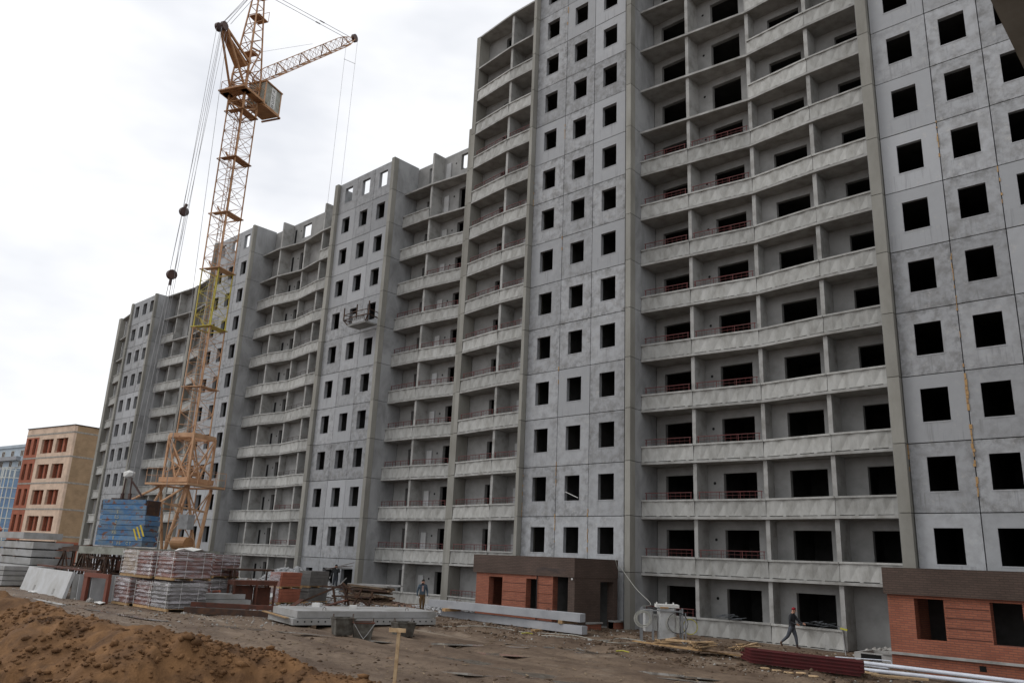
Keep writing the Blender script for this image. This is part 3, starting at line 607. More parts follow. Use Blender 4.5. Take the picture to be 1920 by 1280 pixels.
# ---- far left block
OZ = -103.4
farb = thing('apartment_building', 'eleven-storey far left apartment block of grey precast panels beside the beige brick building', 'apartment building', (OZ, 35, ZB))
XZ = [-94.85, -92.75, -90.65, -88.55 - 0.35]
window_face(farb, OZ, XZ, 0, 11)
column_stack(farb, OZ, -95.30, -94.90, 34.78, 35.3, 0, 11, M_PILLAR)
column_stack(farb, OZ, -88.88, -88.52, 34.75, 35.05, 0, 11, M_PILLAR); column_stack(farb, OZ, -88.75, -88.54, 35.06, YB, 0, 11, M_SIDE, 'side_wall')
column_stack(farb, OZ, -95.45, -95.32, 35.05, YB, 0, 11, M_SIDE, 'side_wall')
column_stack(farb, OZ, -103.3, -102.62, 36.5, YB, 0, 11, M_PILLAR)
column_stack(farb, OZ, -82.5, -82.2, 36.4, YB, 0, 11, M_PILLAR)
for k in range(0, 12):
    for i in (0, 1):
        if k == 11: bay(farb, OZ, PZA[i], PZA[i + 1], k, roof=True); continue
        bay(farb, OZ, PZA[i], PZA[i + 1], k, parapet=k <= (9 if i == 0 else 8), opening=OPZ[i])
divider(farb, OZ, PZA[1][0], PZA[1][1], 0, 11)
PL = [(-102.60, 36.75), (-98.6, 36.25), (-95.47, 36.1)]
for k in range(0, 12):
    for i in (0, 1):
        if k == 11: bay(farb, OZ, PL[i], PL[i + 1], k, roof=True); continue
        bay(farb, OZ, PL[i], PL[i + 1], k, parapet=k <= 8, opening=(-101.6, -100.5) if i == 0 else (-98.0, -96.8))
divider(farb, OZ, PL[1][0], PL[1][1], 0, 11)
body(farb, OZ, -103.2, -82.25, 11, [(-95.3, -88.6)], [(-103.0, YB + .3), (-98.6, YB + .3), (-95.2, YF + .4), (-92.75, YF + .36), (-90.65, YF + .36), (-88.7, YF + .4), (-85.9, YB + .3), (-82.4, YB + .3)])

# ---- overhanging slab edge of the neighbouring wing, top right
wing = thing('neighbouring_wing', 'overhanging grey concrete slab corner jutting into the top right of the view', 'building wing', (4, 22, gz(4, 22)))
part('cantilever_slab', MB().box(-7.24, 0.5, -12, 6.0, 15 + 2.95, 15 + 3.2), M_PILLAR, wing)
part('edge_beam', MB().box(-7.24, -6.95, -12, 6.0, 15 + 3.2, 15 + 4.1), M_PILLAR, wing)
part('wing_wall', MB().box(0.5, 9, -12, 6.0, -0.2, 18.0), M_SIDE, wing)

# ------------------------------------------------------------------ brick entrance annexes
def annex(root, x0, x1, y0, y1, zbot, ztop_wall, zf0, zf1, over, wins, plinth=None):
    pass
# annex 1 (left): origin at its front right corner
AX, AY = -24.5, 31.0; ag = gz(AX, AY); zz = lambda z: z - ag
an1 = thing('brick_annex', 'small orange brick entrance annex with brown fascia and open doorway, left of the grey cabinet', 'entrance annex', (AX, AY, ag))
part('fascia', MB().box(-6.85, 0.0, -0.0, 0.25, zz(-0.55), zz(0.36)).box(-0.25, 0.0, 0.25, 3.56, zz(-0.55), zz(0.36)).box(-6.85, -6.6, 0.25, 3.56, zz(-0.55), zz(0.36)), M_BRICKB, an1)
part('roof', MB().box(-6.6, -0.25, 0.25, 3.56, zz(0.18), zz(0.30)), M_SLAB, an1)
fw = MB()
def wall_x(mb, xs, y0, y1, z0, z1, holes):
    """wall along x with rectangular holes [(a,b,c,d)]"""
    e = sorted(set([xs[0], xs[1]] + [h[0] for h in holes] + [h[1] for h in holes]))
    for a, b in zip(e[:-1], e[1:]):
        hs = [h for h in holes if h[0] <= a + 1e-6 and h[1] >= b - 1e-6]
        if not hs: mb.box(a, b, y0, y1, z0, z1)
        else:
            h = hs[0]
            if h[2] > z0: mb.box(a, b, y0, y1, z0, h[2])
            if h[3] < z1: mb.box(a, b, y0, y1, h[3], z1)
wall_x(fw, (-6.65, -1.38), 0.08, 0.45, zz(-3.1), zz(-0.55), [(-5.72, -4.75, zz(-2.12), zz(-0.72)), (-3.12, -2.38, zz(-2.15), zz(-0.72))])
fw.box(-6.65, -6.3, 0.45, 3.5, zz(-3.1), zz(-0.55))
part('brick_wall', fw, M_BRICK, an1)
gro = MB()
for i in range(4):
    z = zz(-0.55 - 0.42 * (i + 1))
    for a, b in ((-4.7, -3.16), (-2.33, -1.42)): gro.box(a, b, 0.072, 0.079, z - 0.012, z + 0.012)
part('brick_groove', gro, mat('dark_mortar_groove', (0.10, 0.04, 0.03), 0.9), an1)
part('downpipe', MB().bar((-2.36, 0.03, zz(-3.0)), (-2.36, 0.03, zz(-0.56)), 0.05, n=8), M_CABLEK, an1)
part('corner_pier', MB().box(-0.42, -0.02, 0.06, 0.42, zz(-3.1), zz(-0.55)), M_BRICKB, an1)
sw = MB(); sw.box(-0.4, -0.02, 0.42, 2.1, zz(-3.1), zz(-0.55)); sw.box(-0.4, -0.02, 3.2, 3.55, zz(-3.1), zz(-0.55)); sw.box(-0.4, -0.02, 2.1, 3.2, zz(-0.72), zz(-0.55))
part('side_wall', sw, M_BRICKB, an1)
part('plinth', MB().box(-0.3, 0.10, 1.0, 2.05, zz(-3.1), zz(-2.66)).box(-0.3, 0.10, 3.2, 3.9, zz(-3.1), zz(-2.62)), M_BRICK, an1)
part('plinth_cap', MB().box(-0.3, 0.16, 0.95, 2.1, zz(-2.66), zz(-2.58)).box(-0.3, 0.16, 3.15, 3.9, zz(-2.62), zz(-2.54)), M_SLAB, an1)
part('inner_floor', MB().box(-6.3, -0.4, 0.45, 3.5, zz(-3.0), zz(-2.85)), M_SLAB, an1); part('inner_wall', MB().box(-6.3, -2.0, 3.3, 3.45, zz(-2.85), zz(0.18)).box(-1.5, -1.38, 0.45, 2.6, zz(-2.85), zz(0.18)).box(-2.0, -0.4, 3.35, 3.5, zz(-2.85), zz(0.18)), M_INNER, an1)
part('smoke_stain', MB().box(-2.4, -0.55, -0.004, 0.0, zz(-0.42), zz(-0.14)), mat('soot_stained_brick', (0.05, 0.04, 0.038), 0.9, col2=(0.085, 0.06, 0.05), scale=2.5, lo=0.35, hi=0.6, stretch=(1, 1, 3)), an1)
part('lamp_socket', MB().box(-0.16, -0.08, -0.04, 0.0, zz(-0.66), zz(-0.58)), M_WHITE, an1)
# annex 2 (right)
BX, BY = -10.30, 31.0; bg_ = gz(BX, BY); zz = lambda z: z - bg_
an2 = thing('brick_annex', 'larger orange brick annex with brown fascia and two dark window openings at the right edge', 'entrance annex', (BX, BY, bg_))
part('fascia', MB().box(-0.08, 7.2, -0.14, 0.2, zz(-0.50), zz(0.41)).box(-0.08, 0.2, 0.2, 3.6, zz(-0.50), zz(0.41)), M_BRICKB, an2)
part('roof', MB().box(0.2, 7.2, 0.2, 3.6, zz(0.2), zz(0.33)), M_SLAB, an2)
fw = MB(); wall_x(fw, (0.0, 7.2), 0.0, 0.38, zz(-2.42), zz(-0.50), [(0.88, 1.82, zz(-1.95), zz(-0.60)), (3.22, 4.15, zz(-1.92), zz(-0.60)), (5.5, 6.4, zz(-1.92), zz(-0.60))])
fw.box(0.0, 0.38, 0.38, 3.6, zz(-2.42), zz(-0.50)); part('brick_wall', fw, M_BRICK, an2)
part('water_table', MB().box(-0.06, 7.2, -0.10, 0.36, zz(-2.50), zz(-2.42)), M_SLAB, an2)
part('plinth', MB().box(0.0, 7.2, 0.0, 0.4, zz(-3.4), zz(-2.50)), M_BRICK, an2)
part('vent_opening', MB().box(2.72, 2.92, -0.006, 0.0, zz(-2.78), zz(-2.60)), M_BLACK, an2)
part('inner_floor', MB().box(0.38, 7.2, 0.38, 3.6, zz(-2.6), zz(-2.46)), M_INNER, an2)
part('inner_wall', MB().box(0.38, 7.2, 3.3, 3.5, zz(-2.46), zz(0.2)), M_INNER, an2)
gro = MB()
for z in (-0.86, -1.18, -1.50, -1.82): gro.box(1.86, 3.18, -0.008, -0.001, zz(z) - 0.013, zz(z) + 0.013)
part('brick_groove', gro, MATS['dark_mortar_groove'], an2)

# ------------------------------------------------------------------ far brick school and distant blocks
def facade_things():
    sx, sy = -124.2, 40.6; L = 13.2; Rw = 12; hh = 3.72; zb = 2.75
    d1 = Vector((-0.985, -0.17, 0)); ang1 = math.atan2(d1.y, d1.x)
    root = thing('brick_school', 'four-storey beige brick building with red brick window bays beyond the left end of the blocks', 'building', (sx, sy, gz(sx, sy)), ang1 + math.pi)
    z0 = lambda z: z - gz(sx, sy)
    # local: x from 0 (corner) to -L (left); y into the building
    front = MB(); holes = []
    rows = [1.05 + hh * i for i in range(4)]; base = -0.45
    w1 = MB(); r1 = MB()
    cols_b = [(-4.5, -1.3), (-8.5, -5.3)]; 
    hb = []
    for i, z in enumerate(rows):
        for a, b in cols_b: hb.append((a, b, z0(z + 0.5), z0(z + 2.6)))
    # beige field between x=-7.6..0, red field x=-L..-7.6 ; a third beige bay on the top storey
    def wall(mb, a, b, holes, z0_, z1_):
        zs = sorted(set([z0_, z1_] + [h[2] for h in holes] + [h[3] for h in holes]))
        for za, zb_ in zip(zs[:-1], zs[1:]):
            hs = sorted([h for h in holes if h[2] <= za + 1e-6 and h[3] >= zb_ - 1e-6]); x = a
            for h in hs: mb.box(x, h[0], 0, 0.4, za, zb_); x = h[1]
            mb.box(x, b, 0, 0.4, za, zb_)
    zt = z0(16.55)
    wall(w1, -9.4, 0, hb, z0(0.2), zt); part('beige_wall', w1, M_BRICKO, root)
    hr = []
    for i, z in enumerate(rows):
        for a, b in ((-12.6, -11.7), (-10.9, -10.0)): hr.append((a, b, z0(z + 0.4), z0(z + 2.8)))
    wall(r1, -L, -9.4, hr, z0(0.2), z0(rows[3] + 3.0)); part('red_wall', r1, M_BRICKR, root)
    part('parapet_wall', MB().box(-L, -9.4, 0, 0.4, z0(rows[3] + 3.0), zt), M_BRICKO, root)
    s = MB().box(-0.4, 0.0, 0.4, Rw, z0(0.2), zt); part('side_wall', s, M_BRICKS, root)
    part('plinth', MB().box(-L, 0.05, -0.05, Rw, z0(-2.9), z0(0.2)), M_SLAB, root)
    part('red_plinth', MB().box(0.05, 0.12, 0.3, Rw, z0(-2.9), z0(0.2)), M_BRICKR, root)
    part('roof_edge', MB().box(-L - 0.1, 0.1, -0.1, Rw, zt, zt + 0.12), M_CABLEK, root)
    M_BAND = mat('grey_frieze_band', (0.33, 0.32, 0.29), 0.8, col2=(0.22, 0.20, 0.18), scale=3)
    for i, z in enumerate(rows + [rows[3] + hh]):
        zz_ = z0(z - 0.25) if i < 4 else z0(rows[3] + 3.25)
        part('frieze_band', MB().box(-L, 0.02, -0.03, 0.0, zz_, zz_ + 0.22).box(0.0, 0.03, 0.0, Rw, zz_, zz_ + 0.22), M_BAND, root)
    for i, z in enumerate(rows):
        for a, b in cols_b:
            rb = MB(); rb.box(a, b, 0.75, 0.95, z0(z + .5), z0(z + 2.6)); c = (a + b) / 2; rb.box(c - 0.25, c + 0.25, 0.3, 0.75, z0(z + .5), z0(z + 2.6)); rb.box(a, a + 0.18, 0.35, 0.75, z0(z + .5), z0(z + 2.6))
            part('window_recess', rb, M_BRICKR, root); part('window_gap', MB().box(a + 0.3, c - 0.3, 0.70, 0.745, z0(z + .55), z0(z + 2.6)).box(c + 0.3, b - 0.1, 0.70, 0.745, z0(z + .55), z0(z + 2.6)), M_STEELD, root)
        for a, b in ((-12.6, -11.7), (-10.9, -10.0)): part('window_gap', MB().box(a, b, 0.32, 0.38, z0(z + .4), z0(z + 2.8)), M_STEELD, root)
    part('rear_mass', MB().box(-L, -0.4, 1.0, Rw, z0(-2.9), zt - 0.3), M_INNER, root)
facade_things()
M_FARW = mat('pale_blue_far_wall', (0.40, 0.47, 0.54), 0.8, col2=(0.34, 0.39, 0.43), scale=0.2)
M_FARG = mat('grey_far_wall', (0.30, 0.31, 0.33), 0.8); M_FARY = mat('cream_far_wall', (0.50, 0.50, 0.44), 0.8); M_FARB = mat('slate_far_wall', (0.16, 0.21, 0.27), 0.8)
M_GLASS = mat('blue_curtain_glass', (0.06, 0.14, 0.28), 0.1, col2=(0.10, 0.22, 0.36), scale=0.5, spec=0.8); M_FRAME = mat('pale_window_frame', (0.62, 0.64, 0.60), 0.5)
def far_block(name, label, x, y, z_top, w, d, yaw, floors, wall_m, fh=3.0, nwin=6, loggia=True):
    g = gz(x, y); root = thing(name, label, 'apartment building', (x, y, g), yaw)
    h = z_top - g
    part('wall', MB().box(-w, 0, 0, d, -1, h), wall_m, root); part('roof_edge', MB().box(-w - .3, .3, -.3, d, h, h + 0.8), M_FARW, root)
    me = MB().box(0, 1.6, -0.08, 0.0, 0, 1.5).mesh('window', M_STEELD); fr = MB().box(-0.1, 0, -0.12, 0, -0.1, 1.6).box(1.6, 1.7, -.12, 0, -.1, 1.6).box(0.75, 0.85, -.12, -.081, 0, 1.5).box(0, 1.6, -.12, 0, 1.5, 1.6).box(0, 1.6, -.12, 0, -.1, 0).mesh('window_frame', M_FRAME)
    for k in range(floors):
        zk = h - 2.4 - k * fh
        if zk < 0.5: break
        for i in range(nwin):
            xx = -w + (i + 0.5) * w / nwin - 0.8
            o = link('window', me, root, (xx, 0, zk)); link('window_frame', fr, o)
        if loggia: part('loggia', MB().box(-w * 0.75, -w * 0.1, -1.1, 0, zk - 1.3, zk - 0.2), M_FARG, root)
    return root
far_block('apartment_building', 'pale blue distant apartment block with grey loggias at the far left edge', -253, 71.5, 25.8, 34, 14, rad(8), 9, M_FARW)
far_block('apartment_building', 'narrow pale distant apartment block showing beside the beige brick building', -262, 83, 27.0, 12, 12, rad(8), 9, M_FARY, nwin=3, loggia=False)
g = gz(-214, 60); tw = thing('glazed_building', 'low slate and cream building with a blue glass stair tower at the far left edge', 'building', (-214, 60.5, g), rad(8))
part('wall', MB().box(-30, 0.5, 1.5, 16, -1, 17 - g), M_FARB, tw); part('lower_wall', MB().box(-30, 3, 1.0, 1.5, -1, 12.0 - g), M_FARY, tw)
gl = MB().cyl((-1.5, 0.6, (16.5 - g) / 2 - 1), 4.2, (0, 0, 1), (16.5 - g) / 2 - 1.5, 24); part('glass', gl, M_GLASS, tw)
fm = MB()
for i in range(24):
    a = 2 * math.pi * i / 24; fm.bar((-1.5 + 4.25 * math.cos(a), 0.6 + 4.25 * math.sin(a), 1), (-1.5 + 4.25 * math.cos(a), 0.6 + 4.25 * math.sin(a), 16.5 - g), 0.16)
for k in range(9):
    z = 1 + k * (15.5 - g) / 8; pts = [(-1.5 + 4.27 * math.cos(2 * math.pi * i / 24), 0.6 + 4.27 * math.sin(2 * math.pi * i / 24), z) for i in range(25)]
    for a, b in zip(pts[:-1], pts[1:]): fm.bar(a, b, 0.16)
part('mullion', fm, M_FRAME, tw)

# ------------------------------------------------------------------ tower crane
CX, CY = -57.0, 26.7; cg = gz(CX, CY); TH = rad(112)         # local +x = jib direction
cr_ = thing('tower_crane', 'orange and yellow lattice tower crane with blue ballast stack in front of the building', 'crane', (CX, CY, cg), TH)
cz = lambda z: z - cg
MW = 0.80
def lattice(mb, x0, x1, w, z0, z1, n, leg=0.075, br=0.026, cross=True):
    """square vertical lattice of half width w centred on x=(x0), flat in local axes"""
    c = [(-w, -w), (w, -w), (w, w), (-w, w)]
    for a in c: mb.bar((x0 + a[0], a[1], z0), (x0 + a[0], a[1], z1), leg)
    for i in range(n):
        za = z0 + (z1 - z0) * i / n; zb = z0 + (z1 - z0) * (i + 1) / n
        for j in range(4):
            p, q = c[j], c[(j + 1) % 4]
            if (i + j) % 2: p, q = q, p
            mb.bar((x0 + p[0], p[1], za), (x0 + q[0], q[1], zb), br); mb.bar((x0 + c[j][0], c[j][1], zb), (x0 + c[(j + 1) % 4][0], c[(j + 1) % 4][1], zb), br)
    return mb
SEC = [6.9, 11.55, 16.2, 20.85, 25.5, 30.3, 34.6]
for i, (a, b) in enumerate(zip(SEC[:-1], SEC[1:])):
    m = M_CRANEY if i in (2,) else (M_CRANE if i < 4 else M_CRANED)
    part('mast_section', lattice(MB(), 0, 0, MW, cz(a), cz(b), 5), m, cr_)
    lad = MB()
    for x in (-0.18, 0.18): lad.bar((x, 0.45, cz(a)), (x, 0.45, cz(b)), 0.035)
    k = int((b - a) / 0.35)
    for j in range(k): lad.bar((-0.18, 0.45, cz(a) + (b - a) * j / k), (0.18, 0.45, cz(a) + (b - a) * j / k), 0.02)
    for j in range(4): 
        zc_ = cz(a) + (b - a) * (j + .5) / 4; lad.path([(-0.3, 0.45, zc_), (-0.3, -0.2, zc_), (0.3, -0.2, zc_), (0.3, 0.45, zc_)], 0.02, n=4)
    part('ladder', lad, M_CRANED, cr_)
    pl = MB(); z = cz(b); pl.box(-0.92, 0.92, -0.92, -0.2, z - 0.02, z + 0.02); pl.box(-0.92, -0.5, -0.2, 0.6, z - 0.02, z + 0.02)
    for p, q in (((-1, -1), (1, -1)), ((1, -1), (1, 1)), ((1, 1), (-1, 1)), ((-1, 1), (-1, -1))): pl.bar((p[0] * 0.95, p[1] * 0.95, z), (q[0] * 0.95, q[1] * 0.95, z), 0.055)
    pl.bar((-0.2, 0.2, z), (-0.55, 0.5, z + 0.7), 0.35, 0.04)
    part('mast_platform', pl, M_CRANEY if i == 1 else (M_CRANE if i < 4 else M_CRANED), cr_)
# telescoping cage and portal at the foot
pc = MB(); w = 1.12
lattice(pc, 0, 0, w, cz(4.6), cz(7.9), 1, 0.14, 0.08)
for j in range(4):
    c = [(-w, -w), (w, -w), (w, w), (-w, w)]; p, q = c[j], c[(j + 1) % 4]
    pc.bar((p[0], p[1], cz(7.9)), (q[0], q[1], cz(7.9)), 0.10, 0.32); pc.bar((p[0] * 1.15, p[1] * 1.15, cz(4.7)), (q[0] * 1.15, q[1] * 1.15, cz(4.7)), 0.12, 0.34)
    pc.bar((p[0], p[1], cz(7.7)), ((p[0] + q[0]) / 2, (p[1] + q[1]) / 2, cz(4.8)), 0.085); pc.bar((q[0], q[1], cz(7.7)), ((p[0] + q[0]) / 2, (p[1] + q[1]) / 2, cz(4.8)), 0.085)
    pc.bar((p[0] * .6, p[1] * .6, cz(5.3)), (q[0] * .6, q[1] * .6, cz(5.9)), 0.07); pc.bar((p[0], p[1], cz(6.3)), (q[0], q[1], cz(5.2)), 0.07)
pc.box(-0.6, 0.6, -0.6, 0.6, cz(5.1), cz(5.35)); lattice(pc, 0, 0, 0.8, cz(5.5), cz(7.6), 2, 0.06, 0.035)
part('climbing_cage', pc, M_CRANE, cr_)
rg = MB(); R2 = 1.9
ring = [(sx * R2, sy * R2) for sx, sy in ((-1, -1), (1, -1), (1, 1), (-1, 1), (-1, -1))]
for p, q in zip(ring[:-1], ring[1:]):
    rg.bar((p[0], p[1], cz(4.35)), (q[0], q[1], cz(4.35)), 0.10, 0.14)
    for h in (0.55, 1.05): rg.bar((p[0], p[1], cz(4.4 + h)), (q[0], q[1], cz(4.4 + h)), 0.02)
    for t in np.linspace(0, 1, 5)[:-1]: x = p[0] + (q[0] - p[0]) * t; y = p[1] + (q[1] - p[1]) * t; rg.bar((x, y, cz(4.4)), (x, y, cz(5.45)), 0.025)
rg.box(-1.9, 1.9, -1.9, -1.3, cz(4.28), cz(4.33)).box(-1.9, 1.9, 1.3, 1.9, cz(4.28), cz(4.33)); rg.box(-1.9, -1.3, -1.3, 1.3, cz(4.28), cz(4.33)); rg.box(1.3, 1.9, -1.3, 1.3, cz(4.28), cz(4.33))
part('ring_platform', rg, M_CRANE, cr_)
def leg_part(p, q, wd=0.2, m=M_CRANE): part('portal_leg', MB().bar(p, q, wd, n=8), m, cr_)
leg_part((-1.1, 1.15, cz(4.3)), (-3.4, 1.7, cz(2.95)), 0.16); leg_part((-1.1, -1.15, cz(4.3)), (-3.4, -1.2, cz(2.95)), 0.16)
leg_part((-0.9, 1.15, cz(4.3)), (-1.6, 1.3, cz(2.7)), 0.18); leg_part((-0.9, -1.15, cz(4.3)), (-1.6, -1.3, cz(2.4)), 0.16)
leg_part((-1.15, -1.2, cz(4.3)), (0.3, -1.5, cz(-0.6)), 0.2); leg_part((1.3, -1.2, cz(4.2)), (0.3, -1.5, cz(-0.9)), 0.26); leg_part((1.3, 1.2, cz(4.2)), (0.3, 1.5, cz(-0.9)), 0.26); leg_part((-1.15, 1.2, cz(4.3)), (0.3, 1.5, cz(-0.6)), 0.2)
bb = MB(); bb.bar((-3.4, -1.4, cz(2.9)), (0.6, -1.4, cz(2.6)), 0.12); bb.bar((-1.6, 1.3, cz(2.7)), (0.5, 1.3, cz(2.7)), 0.10)
lattice(bb, 0, 0, 0.55, cz(-0.4), cz(4.2), 4, 0.06, 0.035); bb.bar((-1.0, -1.2, cz(4.1)), (0.5, -1.4, cz(1.5)), 0.06); bb.bar((1.2, -1.2, cz(4.0)), (-0.4, -1.4, cz(1.3)), 0.06); bb.bar((1.2, -1.2, cz(4.0)), (1.2, 1.2, cz(1.0)), 0.06)
part('base_bracing', bb, M_CRANE, cr_)
part('winch_drum', MB().cyl((-1.3, -1.6, cz(0.35)), 0.42, (0.2, 1, 0), 0.75, 16), M_CRANED, cr_)
part('switch_cabinet', MB().box(-1.15, -0.5, -1.7, -0.9, cz(1.3), cz(2.3)), M_BOXG, cr_)
tp = MB().box(-6.4, 2.2, -2.0, 2.0, cz(-0.55), cz(-0.1)); part('turntable', tp, mat('pale_grey_chassis', (0.33, 0.34, 0.30), 0.7, col2=(0.2, 0.2, 0.17), scale=2), cr_)
und = MB().box(-2.6, 2.6, -2.6, -2.1, cz(-1.6), cz(-1.0)).box(-2.6, 2.6, 2.1, 2.6, cz(-1.6), cz(-1.0)).box(-2.6, -2.0, -2.1, 2.1, cz(-1.5), cz(-1.0)).box(2.0, 2.6, -2.1, 2.1, cz(-1.5), cz(-1.0)).box(-1.4, 1.4, -1.4, 1.4, cz(-1.2), cz(-0.55))
part('undercarriage', und, M_RUST, cr_)
bog = MB()
for sx in (-2.3, 2.3):
    for sy in (-2.35, 2.35):
        bog.box(sx - .9, sx + .9, sy - .2, sy + .2, cz(-2.3), cz(-1.6))
        for dx in (-.5, .5): bog.cyl((sx + dx, sy, cz(-2.45)), 0.3, (0, 1, 0), 0.12, 14)
part('bogie', bog, M_STEELD, cr_)
part('rail_track', MB().box(-6, 6, -2.45, -2.25, 0.05, 0.2).box(-6, 6, 2.25, 2.45, 0.05, 0.2), M_RUST, cr_)
# ballast: a stack of slabs
nb = 9; zb0 = 0.0; zt0 = 2.95; hs = (zt0 - zb0) / nb
for i in range(nb):
    lw = 1.98 - 0.012 * i; off = -0.015 * i
    jx = [0, .03, -.02, .04, -.03, .02, .05, -.06, .04][i]; mb = MB().box(-5.55 + abs(jx) * .4, -4.25, -lw - .33 + jx + (.0 if i < 7 else .12), lw - .33 + jx * .8, cz(zb0 + hs * i) + 0.014, cz(zb0 + hs * (i + 1)) - 0.014)
    b_ = part('ballast_slab', mb, M_BLUE, cr_)
core = MB().box(-5.45, -4.35, -2.2, 1.5, cz(zb0), cz(zt0) - 0.05).box(-5.5, -4.4, 0.25, 0.95, cz(zt0), cz(zt0) + 0.08)
part('ballast_core', core, M_STEELD, cr_)
# numbers painted down the face (outer face looks along local -x)
for i, s in enumerate(['5', '0,5', '2', '1', 'КБ', '8', '1']):
    z = cz(zt0 - hs * (2.5 + i)); text(s, 0.30, M_CREAM, cr_, (-5.556, 0.15, z), (rad(90), 0, rad(-90)), name='painted_number')
text('3 Б      С Т', 0.26, M_CREAM, cr_, (-5.556, -0.8, cz(zb0 + hs * 0.5)), (rad(90), 0, rad(-90)), name='painted_number')
st = MB()
for k in range(3):
    y = -1.45 - 0.26 * k; z = cz(0.35 + 0.12 * k); st.v += [(-5.557, y + .07, z + 0.75), (-5.557, y - .07, z + 0.75), (-5.557, y - .47, z + 0.05), (-5.557, y - .33, z + 0.05)]; b = len(st.v); st.f.append((b - 4, b - 3, b - 2, b - 1)); st.m.append(0)
part('hazard_stripe', st, M_YEL, cr_)
# top: apex tower, platforms, jib, strut, cab
zt = 34.6; ap = MB()
legs0 = [(-0.8, -0.8), (0.8, -0.8), (0.8, 0.8), (-0.8, 0.8)]; top = [(-0.28, -0.25), (0.28, -0.25), (0.28, 0.25), (-0.28, 0.25)]
lattice(ap, 0, 0, MW, cz(34.6), cz(38.2), 4, 0.13, 0.07)
zz0, zz1 = 38.2, 47.0
for a, b in zip(legs0, top): ap.bar((a[0], a[1], cz(zz0)), (b[0], b[1], cz(zz1)), 0.10)
for i in range(9):
    t0, t1 = i / 9, (i + 1) / 9
    P = lambda j, t: (legs0[j][0] + (top[j][0] - legs0[j][0]) * t, legs0[j][1] + (top[j][1] - legs0[j][1]) * t, cz(zz0 + (zz1 - zz0) * t))
    for j in range(4):
        k = (j + 1) % 4; ap.bar(P(j, t1), P(k, t1), 0.045)
        if i < 6 and (i + j) % 2: ap.bar(P(j, t0), P(k, t1), 0.045)
part('apex_tower', ap, M_CRANED, cr_)
pf = MB()
for z, s, o in ((36.2, 1.3, 0.0),):
    pf.box(-s, s, -s, -0.6, cz(z) - .05, cz(z) + .05); pf.box(-s - .3, -0.5, -s, s, cz(z) - .05, cz(z) + .05); pf.box(-s, s, 0.6, s, cz(z) - .05, cz(z) + .05)
    for p, q in (((-s, -s), (s, -s)), ((s, -s), (s, s)), ((s, s), (-s, s)), ((-s, s), (-s, -s))):
        pf.bar((*p, cz(z)), (*q, cz(z)), 0.1, 0.2); pf.bar((*p, cz(z + 1)), (*q, cz(z + 1)), 0.03); pf.bar((*p, cz(z)), (*p, cz(z + 1)), 0.04)
for z in (44.2, 46.6): pf.box(-0.2, 1.0, -0.5, 0.5, cz(z) - .04, cz(z) + .04); pf.bar((1.0, -.5, cz(z)), (1.0, -.5, cz(z + 1)), .03); pf.bar((1.0, .5, cz(z)), (1.0, .5, cz(z + 1)), .03); pf.bar((1.0, -.5, cz(z + 1)), (1.0, .5, cz(z + 1)), .03)
pf.box(-0.9, 0.1, -0.6, 0.6, cz(46.9), cz(47.0)); pf.box(-0.35, 0.35, -0.55, 0.55, cz(40.4), cz(40.5))
pf.bar((0.5, 0.4, cz(41.5)), (1.7, 0.5, cz(41.9)), 0.14, 0.1); pf.bar((1.7, 0.5, cz(41.9)), (0.75, 0.6, cz(38.9)), 0.09)
part('service_platform', pf, M_CRANED, cr_, kind='stuff')
jib = MB(); J0 = Vector((0.85, 0, cz(38.4))); J1 = Vector((14.45, 0, cz(52.15))); jd = (J1 - J0).normalized(); up = Vector((0, 1, 0)).cross(jd) * -1; up = Vector((-jd.z, 0, jd.x)); sd_ = Vector((0, 1, 0)); LJ = (J1 - J0).length
def JP(s, j):
    t = s / LJ; tap = min(1.0, s / 2.2 + 0.35) * min(1.0, (LJ - s) / 3.0 + 0.18); o = {0: sd_ * 0.62 - up * 0.35, 1: sd_ * -0.62 - up * 0.35, 2: up * 0.62}[j]
    return J0 + jd * s + o * tap
nj = 18
for i in range(nj):
    a, b = LJ * i / nj, LJ * (i + 1) / nj
    for j in range(3): jib.bar(JP(a, j), JP(b, j), 0.065)
    for j, k in ((0, 2), (1, 2), (0, 1)):
        mid = (a + b) / 2; jib.bar(JP(a, j), JP(mid, k), 0.026); jib.bar(JP(mid, k), JP(b, j), 0.026)
    if i % 4 == 0:
        for j, k in ((0, 1), (1, 2), (0, 2)): jib.bar(JP(a, j), JP(a, k), 0.08)
jb = part('jib', jib, M_CRANED, cr_)
part('sheave', MB().cyl(J1 + jd * 0.1, 0.42, (0, 1, 0), 0.16, 16), M_CRANEK, jb)
# strut opposite the jib
SH = Vector((-3.5, 0, cz(40.55))); SF = Vector((-0.2, 0, cz(38.6)))
stt = MB()
for sy in (-0.75, 0.75): stt.bar((-0.75, sy, cz(36.4)), SH + Vector((0.2, sy * 0.4, 0)), 0.14); stt.bar((-0.6, sy, cz(38.9)), SH + Vector((0.2, sy * 0.4, 0)), 0.16)
v = [Vector((-0.6, -0.55, cz(38.9))), Vector((-0.6, 0.55, cz(38.9))), Vector((-3.3, 0.12, cz(40.5))), Vector((-3.3, -0.12, cz(40.5)))]
b = len(stt.v); stt.v += [tuple(x) for x in v] + [tuple(x + Vector((-0.25, 0, -0.35))) for x in v[:2]] + [tuple(x + Vector((-0.03, 0, -0.1))) for x in v[2:]]
for q in ((0, 1, 2, 3), (4, 7, 6, 5), (0, 4, 5, 1), (1, 5, 6, 2), (2, 6, 7, 3), (3, 7, 4, 0)): stt.f.append(tuple(b + i for i in q)); stt.m.append(0)
stt.box(-1.3, -0.7, -0.9, 0.9, cz(36.4), cz(36.55))
sp_ = part('back_strut', stt, M_CRANED, cr_)
